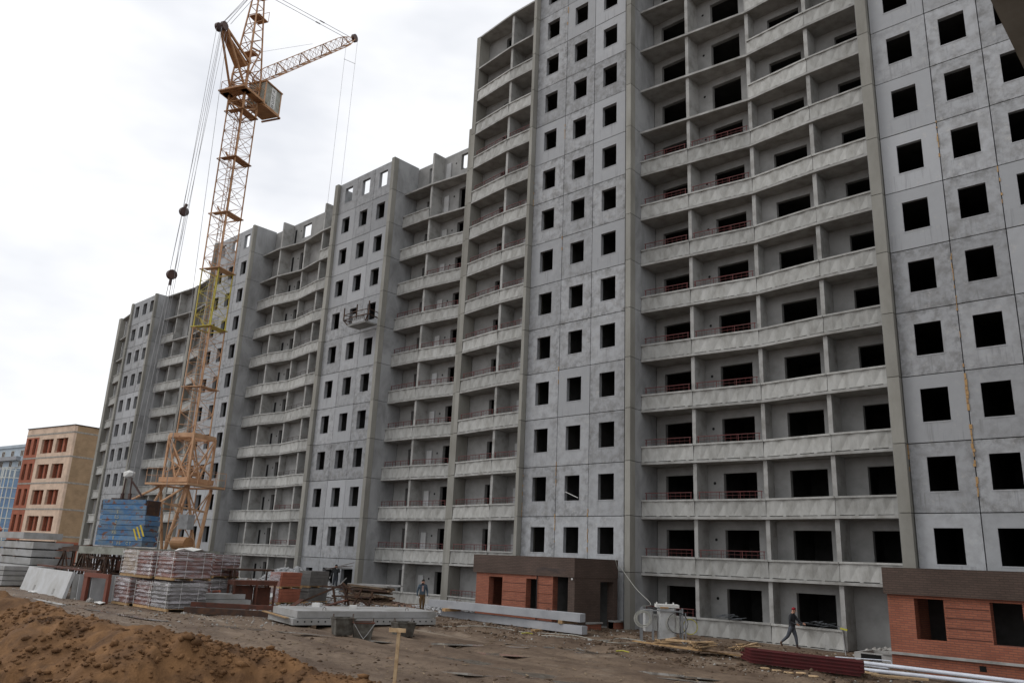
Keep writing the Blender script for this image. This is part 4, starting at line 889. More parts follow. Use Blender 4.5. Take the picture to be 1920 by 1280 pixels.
part('sheave', MB().cyl(SH + Vector((-0.1, -0.28, 0)), 0.36, (0, 1, 0), 0.12, 16), M_CRANEK, sp_); part('sheave', MB().cyl(SH + Vector((-0.1, 0.28, 0)), 0.36, (0, 1, 0), 0.12, 16), M_CRANEK, sp_)
# operator cab
cb = MB(); CZ = 36.0
cabx0, cabx1, caby0, caby1 = 0.9, 2.9, -1.35, 0.35
part('cab_floor', MB().box(cabx0, cabx1, caby0, caby1, cz(CZ) - 0.12, cz(CZ)).bar((cabx0, caby0 - 0.1, cz(CZ) - .2), (cabx1 + .1, caby0 - .1, cz(CZ) - .2), .12).bar((cabx1 + .1, caby0 - .1, cz(CZ) - .2), (cabx1 + .1, caby1 + .1, cz(CZ) - .2), .12), M_CRANED, cr_)
cw = MB().box(cabx0, cabx1, caby0, caby0 + 0.05, cz(CZ), cz(CZ + 2.1)).box(cabx0, cabx0 + 0.05, caby0 + .05, caby1, cz(CZ), cz(CZ + 2.1)).box(cabx1 - .05, cabx1, caby0 + .05, caby1, cz(CZ), cz(CZ + 0.9)).box(cabx0 + .05, cabx1, caby1 - .05, caby1, cz(CZ), cz(CZ + 0.9))
part('cab_wall', cw, M_CAB, cr_)
part('cab_roof', MB().box(cabx0 - .1, cabx1 + .1, caby0 - .1, caby1 + .1, cz(CZ + 2.1), cz(CZ + 2.2)), M_CRANED, cr_)
part('cab_window', MB().box(cabx1 - .04, cabx1 - .02, caby0 + .1, caby1 - .05, cz(CZ + .95), cz(CZ + 2.05)), M_GLASS, cr_)
fr = MB()
for x in (cabx0, cabx1):
    for y in (caby0, caby1): fr.bar((x, y, cz(CZ)), (x, y, cz(CZ + 2.15)), 0.09)
fr.path([(cabx0, caby0, cz(CZ) + .04), (cabx1, caby0, cz(CZ) + .04), (cabx1, caby1, cz(CZ) + .04), (cabx0, caby1, cz(CZ) + .04), (cabx0, caby0, cz(CZ) + .04)], .08, n=4); part('cab_frame', fr, M_CRANE, cr_)
part('sign_board', MB().box(cabx0 + 0.75, cabx0 + 1.35, caby0 - 0.03, caby0 - 0.002, cz(CZ + .15), cz(CZ + 2.0)), M_WHITE, cr_)
for i, ch in enumerate('ВОЛГА'): text(ch, 0.40, M_CABLEK, cr_, (cabx0 + 1.05, caby0 - 0.034, cz(CZ + 0.35 + 0.35 * i)), (rad(90), rad(-90), 0), name='sign_letter')
# ropes
ropes = MB()
def rope(p, q, w=0.03): ropes.bar(p, q, w, n=5)
P1 = Vector((-4.31, 0, cz(26.86 - 2.84))); P2 = Vector((-4.48, 0, cz(19.0))); BT = Vector((-4.7, 0.55, cz(3.2)))
for dy in (-0.3, 0.22): rope(SH + Vector((-0.35, dy, -.2)), P1 + Vector((0, dy * .4, .2)), .035)
for dy in (-0.28, 0.3): rope(SH + Vector((0.1, dy, -.2)), P2 + Vector((0, dy * .8, .25)), .03)
for dy in (-0.1, .12): rope(P1 + Vector((0, dy, -.2)), P2 + Vector((0, dy * 2, .2)), .035)
for dy in (-.12, .12): rope(P2 + Vector((0, dy, -.3)), BT + Vector((0, dy * 2.5, 1.2)), .045)
rope(P1 + Vector((-.1, -.3, .2)), BT + Vector((0.2, -.6, .2)), .025)
part('rope', ropes, M_ROPE, cr_)
thin = MB()
for p, q in (((SH + Vector((0.3, .3, -.2))), Vector((-3.6, 0.9, cz(1.5)))), ((SH + Vector((0.4, -.2, -.2))), Vector((-2.7, -0.9, cz(2.5)))), (J0 + Vector((0, 0, 2)), Vector((-1.6, .6, cz(5)))), (Vector((1.7, .5, cz(41.9))), J0 + jd * 11 + up)):
    thin.bar(p, q, 0.022, n=4)
for dy in (-.3, .3): thin.bar(SH + Vector((0, dy, .2)), (-0.3, dy * .5, cz(46.9)), 0.035, n=4); thin.bar(SH + Vector((0.2, dy * 2, .3)), (-0.3, dy, cz(46.4)), 0.03, n=4)
for dy in (-.5, .5):
    a = Vector((0.3, dy * .5, cz(47.0))); b = JP(LJ - 1.4, 2) + Vector((0, dy * .5, 0)); thin.bar(a, b, 0.035, n=4); m_ = a.lerp(b, 0.62); thin.bar(m_, m_ + (b - a).normalized() * 0.7, 0.12, n=6)
part('guy_rope', thin, M_ROPE, cr_)
hk = MB()
for dy in (-.35, .35): hk.bar(J1 + jd * .2 + Vector((0.0 if dy < 0 else -.9, dy, -.3)), J1 + Vector((0.0 if dy < 0 else -.9, dy, -22)), 0.02, n=4)
hk.bar(J1 + Vector((0.2, -.35, -3.0)), J1 + Vector((-.9, .35, -3.0)), .03)
part('hoist_rope', hk, M_ROPE_L, cr_)
part('hook_block', MB().cyl(J1 + Vector((-.4, 0, -22.3)), .3, (0, 1, 0), .15, 12).bar(J1 + Vector((-.4, 0, -22.5)), J1 + Vector((-.4, 0, -23.2)), .12), M_CRANEK, cr_)
part('pulley_block', MB().cyl(P1, 0.34, (0.3, 1, 0), 0.13, 16).bar(P1 + Vector((0, 0, .25)), P1 + Vector((0.05, -.1, .62)), .16), M_CRANEK, cr_)
part('pulley_block', MB().cyl(P2, 0.36, (0.3, 1, 0), 0.15, 16).bar(P2 + Vector((0, 0, -.25)), P2 + Vector((0, 0, -.8)), .14), M_CRANEK, cr_)
ch = MB()
for dy in (-.33, .33): ch.bar(BT + Vector((0, dy, 0)), BT + Vector((0, dy * .8, 1.25)), .10, n=6); ch.bar(BT + Vector((0, dy, 0.2)), BT + Vector((0, dy, -.5)), .16)
ch.bar(BT + Vector((0, -.33, 1.0)), BT + Vector((0.1, -1.3, 0.0)), .09)
part('tension_link', ch, M_CRANEK, cr_)
def blob(name, c, r, m, parent=None, seed=1, **k):
    V, Fc = ico(); rr_ = np.random.default_rng(seed); mb = MB(); mb.v = [tuple(np.array(v) * np.array(r) * (1 + rr_.uniform(-.25, .25)) + np.array(c)) for v in V]; mb.f = [tuple(int(i) for i in f) for f in Fc]; mb.m = [0] * len(mb.f)
    return part(name, mb, m, parent, **k)
blob('white_cloth', BT + Vector((0, 0.1, 1.45)), (0.28, 0.5, 0.3), M_WHITE, cr_)

# ------------------------------------------------------------------ suspended work cradle on the middle block
cg2 = thing('work_cradle', 'grey steel work cradle hanging outside the middle block between two windows', 'suspended platform', (-47.9, 34.2, 16.75), 0)
part('platform', MB().box(-1.1, 1.1, -0.55, 0.55, 0, 0.12), mat('grey_galvanised', (0.26, 0.26, 0.25), 0.6), cg2)
cf = MB()
for x in (-1.6, 0, 1.5):
    for y in (-0.6,): cf.bar((x, y, 0.5), (x, y, 1.55), 0.07)
for a, b in (((-1.6, -.6), (-1.2, .5)), ((1.5, -.6), (1.2, .5)), ((-1.6, -.6), (0, -.75)), ((0, -.75), (1.5, -.6))): cf.bar((*a, .95), (*b, .95), .05); cf.bar((*a, .55), (*b, .55), .07)
for x in (-1.6, 1.5): cf.bar((x, -.6, .55), (x * .65, -.5, .05), .07)
for x in np.linspace(-1.5, 1.4, 12): cf.bar((x, -.62, .5), (x * .8, -.52, .1), .02)
part('guard_rail', cf, M_STEELD, cg2); part('toe_panel', MB().box(-0.5, 0.95, -.58, -.54, 0.1, 0.85), M_BOXG, cg2)
part('hanging_bracket', MB().bar((0, .45, .1), (0, .45, 1.5), .06).bar((0, .45, 1.5), (0, .74, 1.5), .06), M_STEELD, cg2)

# ------------------------------------------------------------------ people
def person(name, label, loc, rot, J, R, cloth, face_dir=(0, -1, 0), extra=None):
    """one continuous skinned body; J joints by name, bones implied; cloth = function(z, y, part)->material index"""
    import bmesh
    root = thing(name, label, 'person', loc, rot)
    bones = [('pel', 'spi'), ('spi', 'che'), ('che', 'nec'), ('nec', 'hea'), ('hea', 'top')]
    for s in 'lr': bones += [('che', 'sh' + s), ('sh' + s, 'el' + s), ('el' + s, 'wr' + s), ('wr' + s, 'ha' + s), ('pel', 'hi' + s), ('hi' + s, 'kn' + s), ('kn' + s, 'an' + s), ('an' + s, 'to' + s)]
    names = list(J); idx = {n: i for i, n in enumerate(names)}
    V = [J[n] for n in names]; E_ = [(idx[a], idx[b]) for a, b in bones]; RR = [R.get(n[:2], R.get(n, .06)) for n in names]
    for s in 'lr':         # fingers rooted in the palm
        h = Vector(J['ha' + s]); w = Vector(J['wr' + s]); d = (h - w).normalized(); sd2 = d.cross(Vector((0.9, 0.2, 0.1))).normalized()
        for f in range(5):
            o = sd2 * (0.018 * (f - 1.5)) if f < 4 else sd2 * 0.045
            L = (0.075, 0.085, 0.08, 0.065, 0.045)[f]; p1 = h + o * 1.0 + d * (0.01 if f < 4 else -0.03); p2 = p1 + (d + Vector((0, -.25, 0))).normalized() * L
            V += [tuple(p1), tuple(p2)]; n0 = len(V); E_ += [(idx['ha' + s], n0 - 2), (n0 - 2, n0 - 1)]; RR += [.011, .008]
    me = bpy.data.meshes.new('body'); me.from_pydata(V, E_, []); ob = bpy.data.objects.new('body', me); COL.objects.link(ob)
    sk = ob.modifiers.new('s', 'SKIN'); ob.modifiers.new('u', 'SUBSURF').levels = 2; ob.modifiers['u'].render_levels = 2
    if not me.skin_vertices:
        bpy.context.view_layer.objects.active = ob
        me.attributes
    for i, r_ in enumerate(RR):
        rr2 = r_ if isinstance(r_, tuple) else (r_, r_); me.skin_vertices[0].data[i].radius = rr2; me.skin_vertices[0].data[i].use_root = (names[i] == 'pel') if i < len(names) else False
    bpy.context.view_layer.update(); dg = bpy.context.evaluated_depsgraph_get(); m2 = bpy.data.meshes.new_from_object(ob.evaluated_get(dg)); bpy.data.objects.remove(ob)
    m2.name = 'body'; mats = cloth['mats']; m2.materials.clear()
    for m_ in mats: m2.materials.append(m_)
    hz, wz = J['nec'][2] + 0.01, J['pel'][2] + 0.02
    wl, wr_ = Vector(J['wrl']), Vector(J['wrr']); hl, hr = Vector(J['hal']), Vector(J['har']); at = [Vector(J['tol']), Vector(J['tor']), Vector(J['anl']), Vector(J['anr'])]
    for p in m2.polygons:
        c = p.center; p.use_smooth = True
        if c.z > hz: k = 0
        elif min((c - hl).length, (c - hr).length) < min((c - wl).length, (c - wr_).length) * 0.9 and min((c - hl).length, (c - hr).length) < .15: k = 4
        elif min((c - a_).length for a_ in at) < 0.11: k = 3
        elif c.z > wz or abs(c.x) > cloth.get('armx', .26): k = 1
        else: k = 2
        p.material_index = k
    link('body', m2, root)
    hd = Vector(J['hea']); fd = Vector(face_dir).normalized(); sx_ = fd.cross(Vector((0, 0, 1)))
    hair = MB(); V_, F_ = ico()
    hair.v = [tuple(hd + Vector((0, 0, .065)) - fd * .012 + Vector((v[0] * .098, v[1] * .105, max(v[2], -.35) * .09))) for v in V_]; hair.f = [tuple(int(i) for i in f) for f in F_]; hair.m = [0] * len(F_)
    part(cloth.get('hat_name', 'hair'), hair, cloth['hat'], root, smooth=True)
    fc = MB(); fc.bar(hd + fd * .09 + Vector((0, 0, .01)), hd + fd * .115 - Vector((0, 0, .025)), .025); part('nose', fc, mats[0], root)
    ey = MB()
    for s in (-1, 1): ey.bar(hd + fd * .088 + sx_ * .033 * s + Vector((0, 0, .025)), hd + fd * .097 + sx_ * .033 * s + Vector((0, 0, .025)), .018)
    ey.bar(hd + fd * .085 - sx_ * .022 - Vector((0, 0, .05)), hd + fd * .085 + sx_ * .022 - Vector((0, 0, .05)), .012); part('eyes_and_mouth', ey, M_STEELD, root)
    er = MB()
    for s in (-1, 1): er.bar(hd + sx_ * .085 * s + Vector((0, 0, .02)), hd + sx_ * .085 * s - Vector((0, 0, .03)), .02, .035)
    part('ears', er, mats[0], root)
    return root
def cm(n, c): return mat('cloth_' + n, c, 0.9, col2=tuple(x * .7 for x in c), scale=6)
M_SKIN = mat('skin', (0.42, 0.23, 0.16), 0.6)
RAD = {'pel': (.165, .125), 'spi': (.16, .12), 'che': (.185, .13), 'nec': .055, 'hea': (.078, .09), 'top': (.06, .07), 'sh': .078, 'el': .06, 'wr': .033, 'ha': (.04, .025), 'hi': .11, 'kn': .078, 'an': .045, 'to': .045}
# 1: man walking towards us between the slabs and the annex
Jn = {'pel': (0, 0, .93), 'spi': (0, -.01, 1.1), 'che': (0, -.05, 1.36), 'nec': (0, -.08, 1.5), 'hea': (0, -.13, 1.62), 'top': (0, -.14, 1.72),
      'shl': (.19, -.05, 1.42), 'ell': (.27, -.03, 1.14), 'wrl': (.29, -.10, .90), 'hal': (.29, -.12, .82), 'shr': (-.19, -.05, 1.42), 'elr': (-.27, -.02, 1.14), 'wrr': (-.29, -.08, .90), 'har': (-.29, -.10, .82),
      'hil': (.09, 0, .88), 'knl': (.10, -.05, .49), 'anl': (.09, .05, .09), 'tol': (.10, -.10, .05), 'hir': (-.09, 0, .88), 'knr': (-.07, -.12, .50), 'anr': (-.04, -.14, .09), 'tor': (-.04, -.29, .05)}
p1 = person('person', 'person in open blue-grey jacket, brown trousers and white gloves beside the plank pile', (-35.3, 31.0, gz(-35.3, 31.0) - 0.02), rad(52), Jn, RAD,
       {'mats': [M_SKIN, cm('bluegrey', (0.07, 0.10, 0.13)), cm('brown', (0.12, 0.075, 0.035)), M_STEELD, M_WHITE], 'hat': cm('darkhair', (0.03, 0.025, 0.02)), 'armx': .2})
part('shirt', MB().box(-.05, .05, -.175, -.15, 1.12, 1.42), cm('pinkgrey', (0.36, 0.27, 0.25)), p1)
# 2: dark worker on the rubble with sticks over the shoulder
J2 = dict(Jn); J2.update({'ell': (.30, -.16, 1.22), 'wrl': (.16, -.26, 1.42), 'hal': (.12, -.28, 1.48), 'hea': (0, -.12, 1.60), 'elr': (-.28, .02, 1.16), 'wrr': (-.34, -.12, .95), 'har': (-.35, -.16, .88)})
p2 = person('person', 'person in dark work clothes carrying sticks over a shoulder on the rubble heap', (-47.3, 33.6, -2.35), rad(35), J2, RAD,
       {'mats': [M_SKIN, cm('black', (0.03, 0.032, 0.035)), cm('darkblue', (0.04, 0.045, 0.055)), M_STEELD, M_WHITE], 'hat': cm('black', (0.03, 0.032, 0.035)), 'hat_name': 'cap', 'armx': .2}, extra=1)
R2_ = random.Random(4)
sk_ = thing('stick_bundle', 'bundle of pale sticks carried over the shoulder of the dark worker', 'sticks', (-47.3, 33.6, -2.35), rad(35))
for i in range(8): part('stick', MB().bar((-.75 + R2_.uniform(-.1, .1), -.1 + R2_.uniform(-.05, .05), 1.42 + R2_.uniform(-.06, .05)), (1.05 + R2_.uniform(-.35, .15), .05 + R2_.uniform(-.2, .2), 1.72 + R2_.uniform(-.25, .3)), .03), M_PRECASTL if i % 2 else M_STEELD, sk_)
solo('white_board', MB().bar((0, 0, 0), (.75, .1, .85), .16, .03), M_WHITE, 'bent white plastic strip leaning by the dark worker on the rubble', 'strip', (-46.9, 33.3, -2.3), 0.6)
# 3: man with red cap striding right along the parapet
J3 = dict(Jn); J3.update({'shl': (.18, -.04, 1.40), 'ell': (.22, -.20, 1.20), 'wrl': (.16, -.40, 1.10), 'hal': (.14, -.48, 1.08), 'shr': (-.18, -.04, 1.40), 'elr': (-.24, -.02, 1.14), 'wrr': (-.18, -.24, 1.06), 'har': (-.14, -.32, 1.04),
        'hil': (.09, 0, .88), 'knl': (.10, -.12, .50), 'anl': (.10, -.16, .09), 'tol': (.10, -.31, .05), 'hir': (-.09, 0, .88), 'knr': (-.09, .16, .52), 'anr': (-.09, .50, .22), 'tor': (-.09, .42, .08)})
J3 = {k: (v[0], v[1], v[2] * .97) for k, v in J3.items()}
person('person', 'person in dark jacket and red cap striding right along the ground floor parapet', (-15.75, 35.15, gz(-15.75, 35.15)), rad(90), J3, RAD,
       {'mats': [M_SKIN, cm('charcoal', (0.035, 0.037, 0.042)), cm('bluegreyt', (0.09, 0.10, 0.12)), M_STEELD, M_SKIN], 'hat': cm('redcap', (0.30, 0.02, 0.03)), 'hat_name': 'cap', 'armx': .2})

# ------------------------------------------------------------------ precast slabs, beams, tubs in the middle
def slab_obj(L, Wd, Ht, m, label, loc, rot, loops=True, holes=0, group=None, name='concrete_slab', z=None):
    r_ = thing(name, label, 'concrete slab', loc, rot, group)
    mb = MB().box(0, L, 0, Wd, 0, Ht)
    part('slab_body', mb, m, r_)
    if loops:
        for x in (L * .2, L * .8):
            for y in (Wd * .12, Wd * .88):
                lp = MB().path([(x - .07, y, Ht), (x - .06, y, Ht + .09), (x, y, Ht + .13), (x + .06, y, Ht + .09), (x + .07, y, Ht)], .02, n=5); part('lifting_loop', lp, M_STEELD, r_)
    if holes:
        for i in range(holes):
            me = cached(('slabhole',), lambda: MB().cyl((0, 0, 0), .035, (0, 1, 0), .004, 8).mesh('core_hole', M_BLACK)); link('core_hole', me, r_, (L * (i + .7) / (holes + .4), -0.003, Ht * .55))
    return r_
sg = gz(-29.5, 20)
dirS = rad(76)
slab_obj(6.5, 3.3, .24, M_PRECAST, 'lower hollow concrete slab with a row of holes in the front stack', (-29.3, 18.95, sg + .16), dirS, loops=False, holes=22)
slab_obj(6.4, 3.1, .27, M_PRECAST, 'upper concrete slab with lifting loops on the front stack', (-29.42, 19.2, sg + .42), dirS + rad(0.6))
solo('timber_plank', MB().box(0, 3.9, 0, .16, 0, .035), M_WOOD, 'pale timber plank lying between the two slabs of the front stack', 'plank', (-29.6, 18.95, sg + .40), rad(163))
for i, t in enumerate((.9, 5.4)): solo('timber_bearer', MB().box(-.1, .1, -3.2, .0, 0, .16), M_WOODW, ['timber bearer under the near end of the front slab stack', 'timber bearer under the far end of the front slab stack'][i], 'timber', (-29.3 + math.cos(dirS) * t, 18.95 + math.sin(dirS) * t, sg), dirS + rad(180))
solo('concrete_lump', MB().box(-.2, .2, -.12, .12, 0, .17), M_WHITE, 'white block resting on the left part of the upper front slab', 'block', (-31.6, 21.6, sg + .69), .4)
solo('concrete_lump', MB().box(-.16, .16, -.1, .1, 0, .15), M_WHITE, 'small white block in the middle of the upper front slab', 'block', (-30.3, 22.6, sg + .69), .9)
def tub(label, x, y, rot, s=1.0, hgt=.6, rope=False):
    g = gz(x, y) + .02; r_ = thing('mortar_tub', label, 'tub', (x, y, g), rot); w0, w1 = .30 * s, .38 * s
    mb = MB(); 
    o = [(-w0, -w0, 0), (w0, -w0, 0), (w0, w0, 0), (-w0, w0, 0), (-w1, -w1, hgt), (w1, -w1, hgt), (w1, w1, hgt), (-w1, w1, hgt)]; i_ = [(a * .93, b_ * .93, max(c, .08)) for a, b_, c in o]
    mb.v = o + i_; mb.f = [(0, 3, 2, 1), (0, 1, 5, 4), (1, 2, 6, 5), (2, 3, 7, 6), (3, 0, 4, 7), (8, 9, 10, 11), (8, 12, 13, 9), (9, 13, 14, 10), (10, 14, 15, 11), (11, 15, 12, 8), (4, 5, 13, 12), (5, 6, 14, 13), (6, 7, 15, 14), (7, 4, 12, 15)]; mb.m = [0] * 14
    part('tub_body', mb, M_TUB, r_)
    rim = MB()
    for a, b_ in (((-w1, -w1), (w1, -w1)), ((w1, -w1), (w1, w1)), ((w1, w1), (-w1, w1)), ((-w1, w1), (-w1, -w1))): rim.bar((*a, hgt), (*b_, hgt), .045)
    part('rim', rim, M_RUST if rope else M_TUB, r_)
    for s_ in (-1, 1): part('lifting_loop', MB().path([(s_ * w1, -.08, hgt), (s_ * w1, -.05, hgt + .14), (s_ * w1, .05, hgt + .14), (s_ * w1, .08, hgt)], .022, n=5), M_STEELD, r_)
    if rope: part('chain', MB().path([(-w1, -w1 - .02, hgt - .02), (-.12, -w1 - .03, .2), (0.0, -w1 - .04, .05), (.14, -w1 - .03, .22), (w1, -w1 - .02, hgt - .02)], .03, n=5), M_PRECAST, r_)
tub('square mud-caked mortar tub in front of the slab stack, left of the chained tub', -26.15, 19.1, rad(70)); tub('mortar tub with a chain across its front, before the slab stack', -25.5, 19.55, rad(60), 1.0, .6, True)
tub('mortar tub near the far end of the front slab stack behind the wooden T stake', -25.6, 21.6, rad(74), 1.0, .5)
def beam(label, x0, y0, z, x1, y1, name='concrete_pile'):
    L = math.hypot(x1 - x0, y1 - y0); r_ = thing(name, label, 'concrete beam', (x0, y0, z), math.atan2(y1 - y0, x1 - x0)); part('pile_body', MB().box(0, L, -.17, .17, 0, .34), M_BEAM, r_)
    for x in (L * .2, L * .8): part('lifting_loop', MB().path([(x - .06, 0, .34), (x - .05, 0, .43), (x + .05, 0, .43), (x + .06, 0, .34)], .02, n=5), M_RUST, r_)
bz = gz(-25, 29)
beam('upper long grey square concrete beam in front of the left annex', -22.5, 29.1, bz + .54, -32.8, 29.45); beam('lower long grey square concrete beam in front of the left annex', -22.3, 29.0, bz + .06, -32.4, 30.0)
beam('second upper concrete beam just behind the front upper one', -22.9, 29.65, bz + .52, -33.1, 29.95)
for i, x in enumerate((-23.6, -31.2)): solo('timber_spacer', MB().box(-.12, .12, -.2, .9, 0, .14), M_WOOD, ['timber spacer between the two beams at their near end', 'timber spacer between the two beams at their far end'][i], 'timber', (x, 29.1, bz + .40))
solo('timber_spacer', MB().box(-.12, .12, -.5, .6, -.05, .06), M_WOOD, 'timber bearer under the lower concrete beam', 'timber', (-24.9, 29.1, bz))
# T stake
ts = thing('survey_stake', 'pale wooden T-shaped survey stake standing in front of the mud track', 'stake', (-13.74, 11.46, -3.0), rad(35))
part('post', MB().box(-.035, .035, -.022, .022, 0, 1.58), M_WOODL, ts, rot=(0, rad(1.0), 0)); part('crossbar', MB().box(-.18, .18, -.045, -.023, 1.50, 1.58), M_WOODL, ts)
# ------------------------------------------------------------------ grey heater cabinet with cable coils
ux, uy = -19.2, 30.6; ug = gz(ux, uy)
un = thing('concrete_heating_unit', 'grey steel electrical cabinet on a frame with cable coils, in front of the tall block', 'electrical cabinet', (ux, uy, ug), rad(38))
part('cabinet', MB().prism([(-.36, -.25), (-.28, -.35), (.3, -.35), (.38, -.25), (.38, .3), (-.36, .3)], .05, 1.36), mat('pale_cabinet_paint', (0.47, 0.48, 0.48), 0.5, col2=(0.34, 0.34, 0.33), scale=3), un); part('cabinet_lid', MB().box(-.46, .50, -.40, .42, 1.38, 1.50), M_WHITE, un)
part('side_box', MB().prism([(-.96, -.2), (-.9, -.3), (-.62, -.3), (-.56, -.2), (-.56, .25), (-.96, .25)], .40, 1.26), MATS['pale_cabinet_paint'], un)
f_ = MB()
for x in (-1.05, .62): f_.bar((x, -.4, -.1), (x, -.4, 1.38), .07); f_.bar((x, .38, -.1), (x, .38, 1.30), .07)
f_.bar((-1.05, -.4, 1.25), (.62, -.4, 1.25), .05).bar((.75, -.4, -.1), (.75, -.4, 1.2), .05).bar((-.6, -.42, -.1), (-.6, -.42, .5), .09)
part('support_frame', f_, mat('galvanised_frame', (0.24, 0.25, 0.26), 0.5), un)
for x in (-.4, 0, .3): part('insulator', MB().cyl((x, 0, 1.5), .03, (0, 0, 1), .08, 8), M_WHITE, un)
part('warning_mark', MB().box(-.30, .05, -.424, -.42, 1.35, 1.41), M_FOAM, un)
def coil(label, loc, rot, R, n, m, w=.022, cat='cable coil', name='cable_coil', sq=1.0):
    mb = MB(); rr_ = random.Random(n)
    for k in range(n):
        ox_, oz_ = rr_.uniform(-.05, .05), rr_.uniform(-.06, .03); r0 = R * rr_.uniform(.78, 1.05); yy = rr_.uniform(-.06, .06)
        mb.path([(ox_ + r0 * math.cos(t), yy, oz_ + sq * r0 * math.sin(t)) for t in np.linspace(0, 2 * math.pi, 19)], w, n=5)
    return solo(name, mb, m, label, cat, loc, rot)
ca, sa = math.cos(rad(38)), math.sin(rad(38)); wl = lambda x, y, z: (ux + x * ca - y * sa, uy + x * sa + y * ca, ug + z)
coil('thick coil of pale cable hanging at the left of the grey cabinet', wl(-1.0, -.52, .92), rad(38), .33, 9, M_CABLEW); coil('thin tangled coil of pale wire hanging on the front of the grey cabinet', wl(.2, -.48, .78), rad(38), .27, 5, M_CABLEW, .014, sq=1.2)
coil('yellow hose loop hanging at the right of the grey cabinet', wl(.98, -.3, .65), rad(38), .30, 1, M_HOSE, .035, 'hose', 'hose')
coil('black cable looped over the grey cabinet', wl(.45, -.5, .78), rad(38), .42, 1, M_CABLEK, .025)
def cable(label, pts, m, w=.03, name='cable', cat='cable'):
    P_ = [Vector(p) for p in pts]; o0 = P_[0]; out_ = []
    for i in range(len(P_) - 1):
        a, b = P_[max(i - 1, 0)], P_[i]; c, d = P_[i + 1], P_[min(i + 2, len(P_) - 1)]
        for t in np.linspace(0, 1, 7)[:-1]: out_.append(.5 * ((2 * b) + (c - a) * t + (2 * a - 5 * b + 4 * c - d) * t * t + (3 * b - a - 3 * c + d) * t ** 3))
    out_.append(P_[-1]); mb = MB().path([p - o0 for p in out_], w, n=5); return solo(name, mb, m, label, cat, tuple(o0))
gg = lambda x, y, d=.03: (x, y, gz(x, y) + d)
cable('overhead pale cable sagging from the left annex roof to the grey cabinet', [(-24.3, 34.4, .1), (-22.6, 33.3, -.9), (-20.9, 32.0, -1.5), wl(-1.0, -.3, 1.4)], M_CABLEW, .025)
cable('thin cable dangling from the left annex roof corner', [(-24.45, 34.6, .42), (-24.47, 34.3, .35), (-24.46, 34.75, -.5)], M_CABLEW, .025)
cable('pale cable snaking over the mud from the slab stack to the beams', [gg(-27.3, 25.3), gg(-26.2, 26.4), gg(-25.6, 27.7), gg(-24.6, 27.6), gg(-23.6, 28.3), gg(-22.2, 28.2), gg(-21.4, 28.4)], M_CABLEW, .03)
cable('pale cable running along the mud from the beams to the grey cabinet', [gg(-22.4, 27.2), gg(-21.6, 27.7), gg(-20.8, 28.6), gg(-20.9, 29.6), gg(-20.3, 30.0), gg(-19.8, 30.1)], M_CABLEW, .035)
cable('second pale cable curling in front of the grey cabinet', [gg(-22.9, 26.8), gg(-21.9, 26.5), gg(-21.0, 27.6), gg(-19.9, 28.2), gg(-19.6, 29.7)], M_CABLEW, .028)
for i, (x, y, a) in enumerate(((-24.1, 26.9, .8), (-18.3, 25.7, .4), (-20.2, 31.5, .2))): solo('yellow_strap', MB().path([(0, 0, .03), (.25, .05, .06), (.5, -.02, .03)], .04, n=5), M_HOSE, ['yellow strap lying on the mud left of the beam ends', 'yellow strap lying on the mud before the board stack', 'yellow strap lying by the tall block wall behind the cabinet'][i], 'strap', gg(x, y, 0), a)
# ------------------------------------------------------------------ boards and stake bundles
def wpos(x, y): return gz(x, y)
for i, (x0, y0, x1, y1, z) in enumerate(((-19.2, 28.2, -15.9, 27.6, .16), (-18.7, 28.4, -15.2, 27.95, .20), (-16.8, 28.4, -13.6, 28.1, .12), (-16.4, 28.0, -13.2, 27.6, .16), (-18.2, 28.7, -14.4, 28.5, .10), (-15.9, 28.8, -12.9, 28.5, .08))):
    L = math.hypot(x1 - x0, y1 - y0); solo('timber_board', MB().box(0, L, -.11, .11, 0, .045), M_WOODW if i % 2 else M_WOOD, 'weathered timber board in the low stack under the stake bundles', 'board', (x0, y0, wpos(x0, y0) + z), math.atan2(y1 - y0, x1 - x0), group='boards stacked on the mud')
for i, (x, y, n_) in enumerate(((-17.75, 28.35, 30), (-16.05, 28.0, 30), (-14.5, 28.4, 30))):
    r_ = thing('stake_bundle', ['bundle of split wooden stakes nearest the grey cabinet', 'middle bundle of split wooden stakes on the boards', 'bundle of pale split stakes behind the red steel channels'][i], 'stakes', (x, y, wpos(x, y) + .22), rad(60 + 10 * i)); rr_ = random.Random(50 + i)
    me = [cached(('stk', j), lambda: MB().bar((-.45, 0, 0), (.42, 0, 0), .045, .03).bar((.42, 0, 0), (.5, .01, 0), .02).mesh('stake', [M_WOODL, M_WOODW][j])) for j in (0, 1)]
    for k in range(n_):
        lay = k // 8; link('stake', me[rr_.random() < .35], r_, (rr_.uniform(-.1, .1), (k % 8 - 3.5) * .085 * (1 - lay * .15), .03 + lay * .06), (rr_.uniform(-.1, .1), rr_.uniform(-.15, .05), rr_.uniform(-.28, .28)))
solo('white_rail', MB().box(-.5, .5, -.03, .03, 0, .07), M_WOODL, 'pale planed batten lying across the first stake bundle', 'batten', (-17.05, 28.0, wpos(-17, 28) + .42), rad(15))
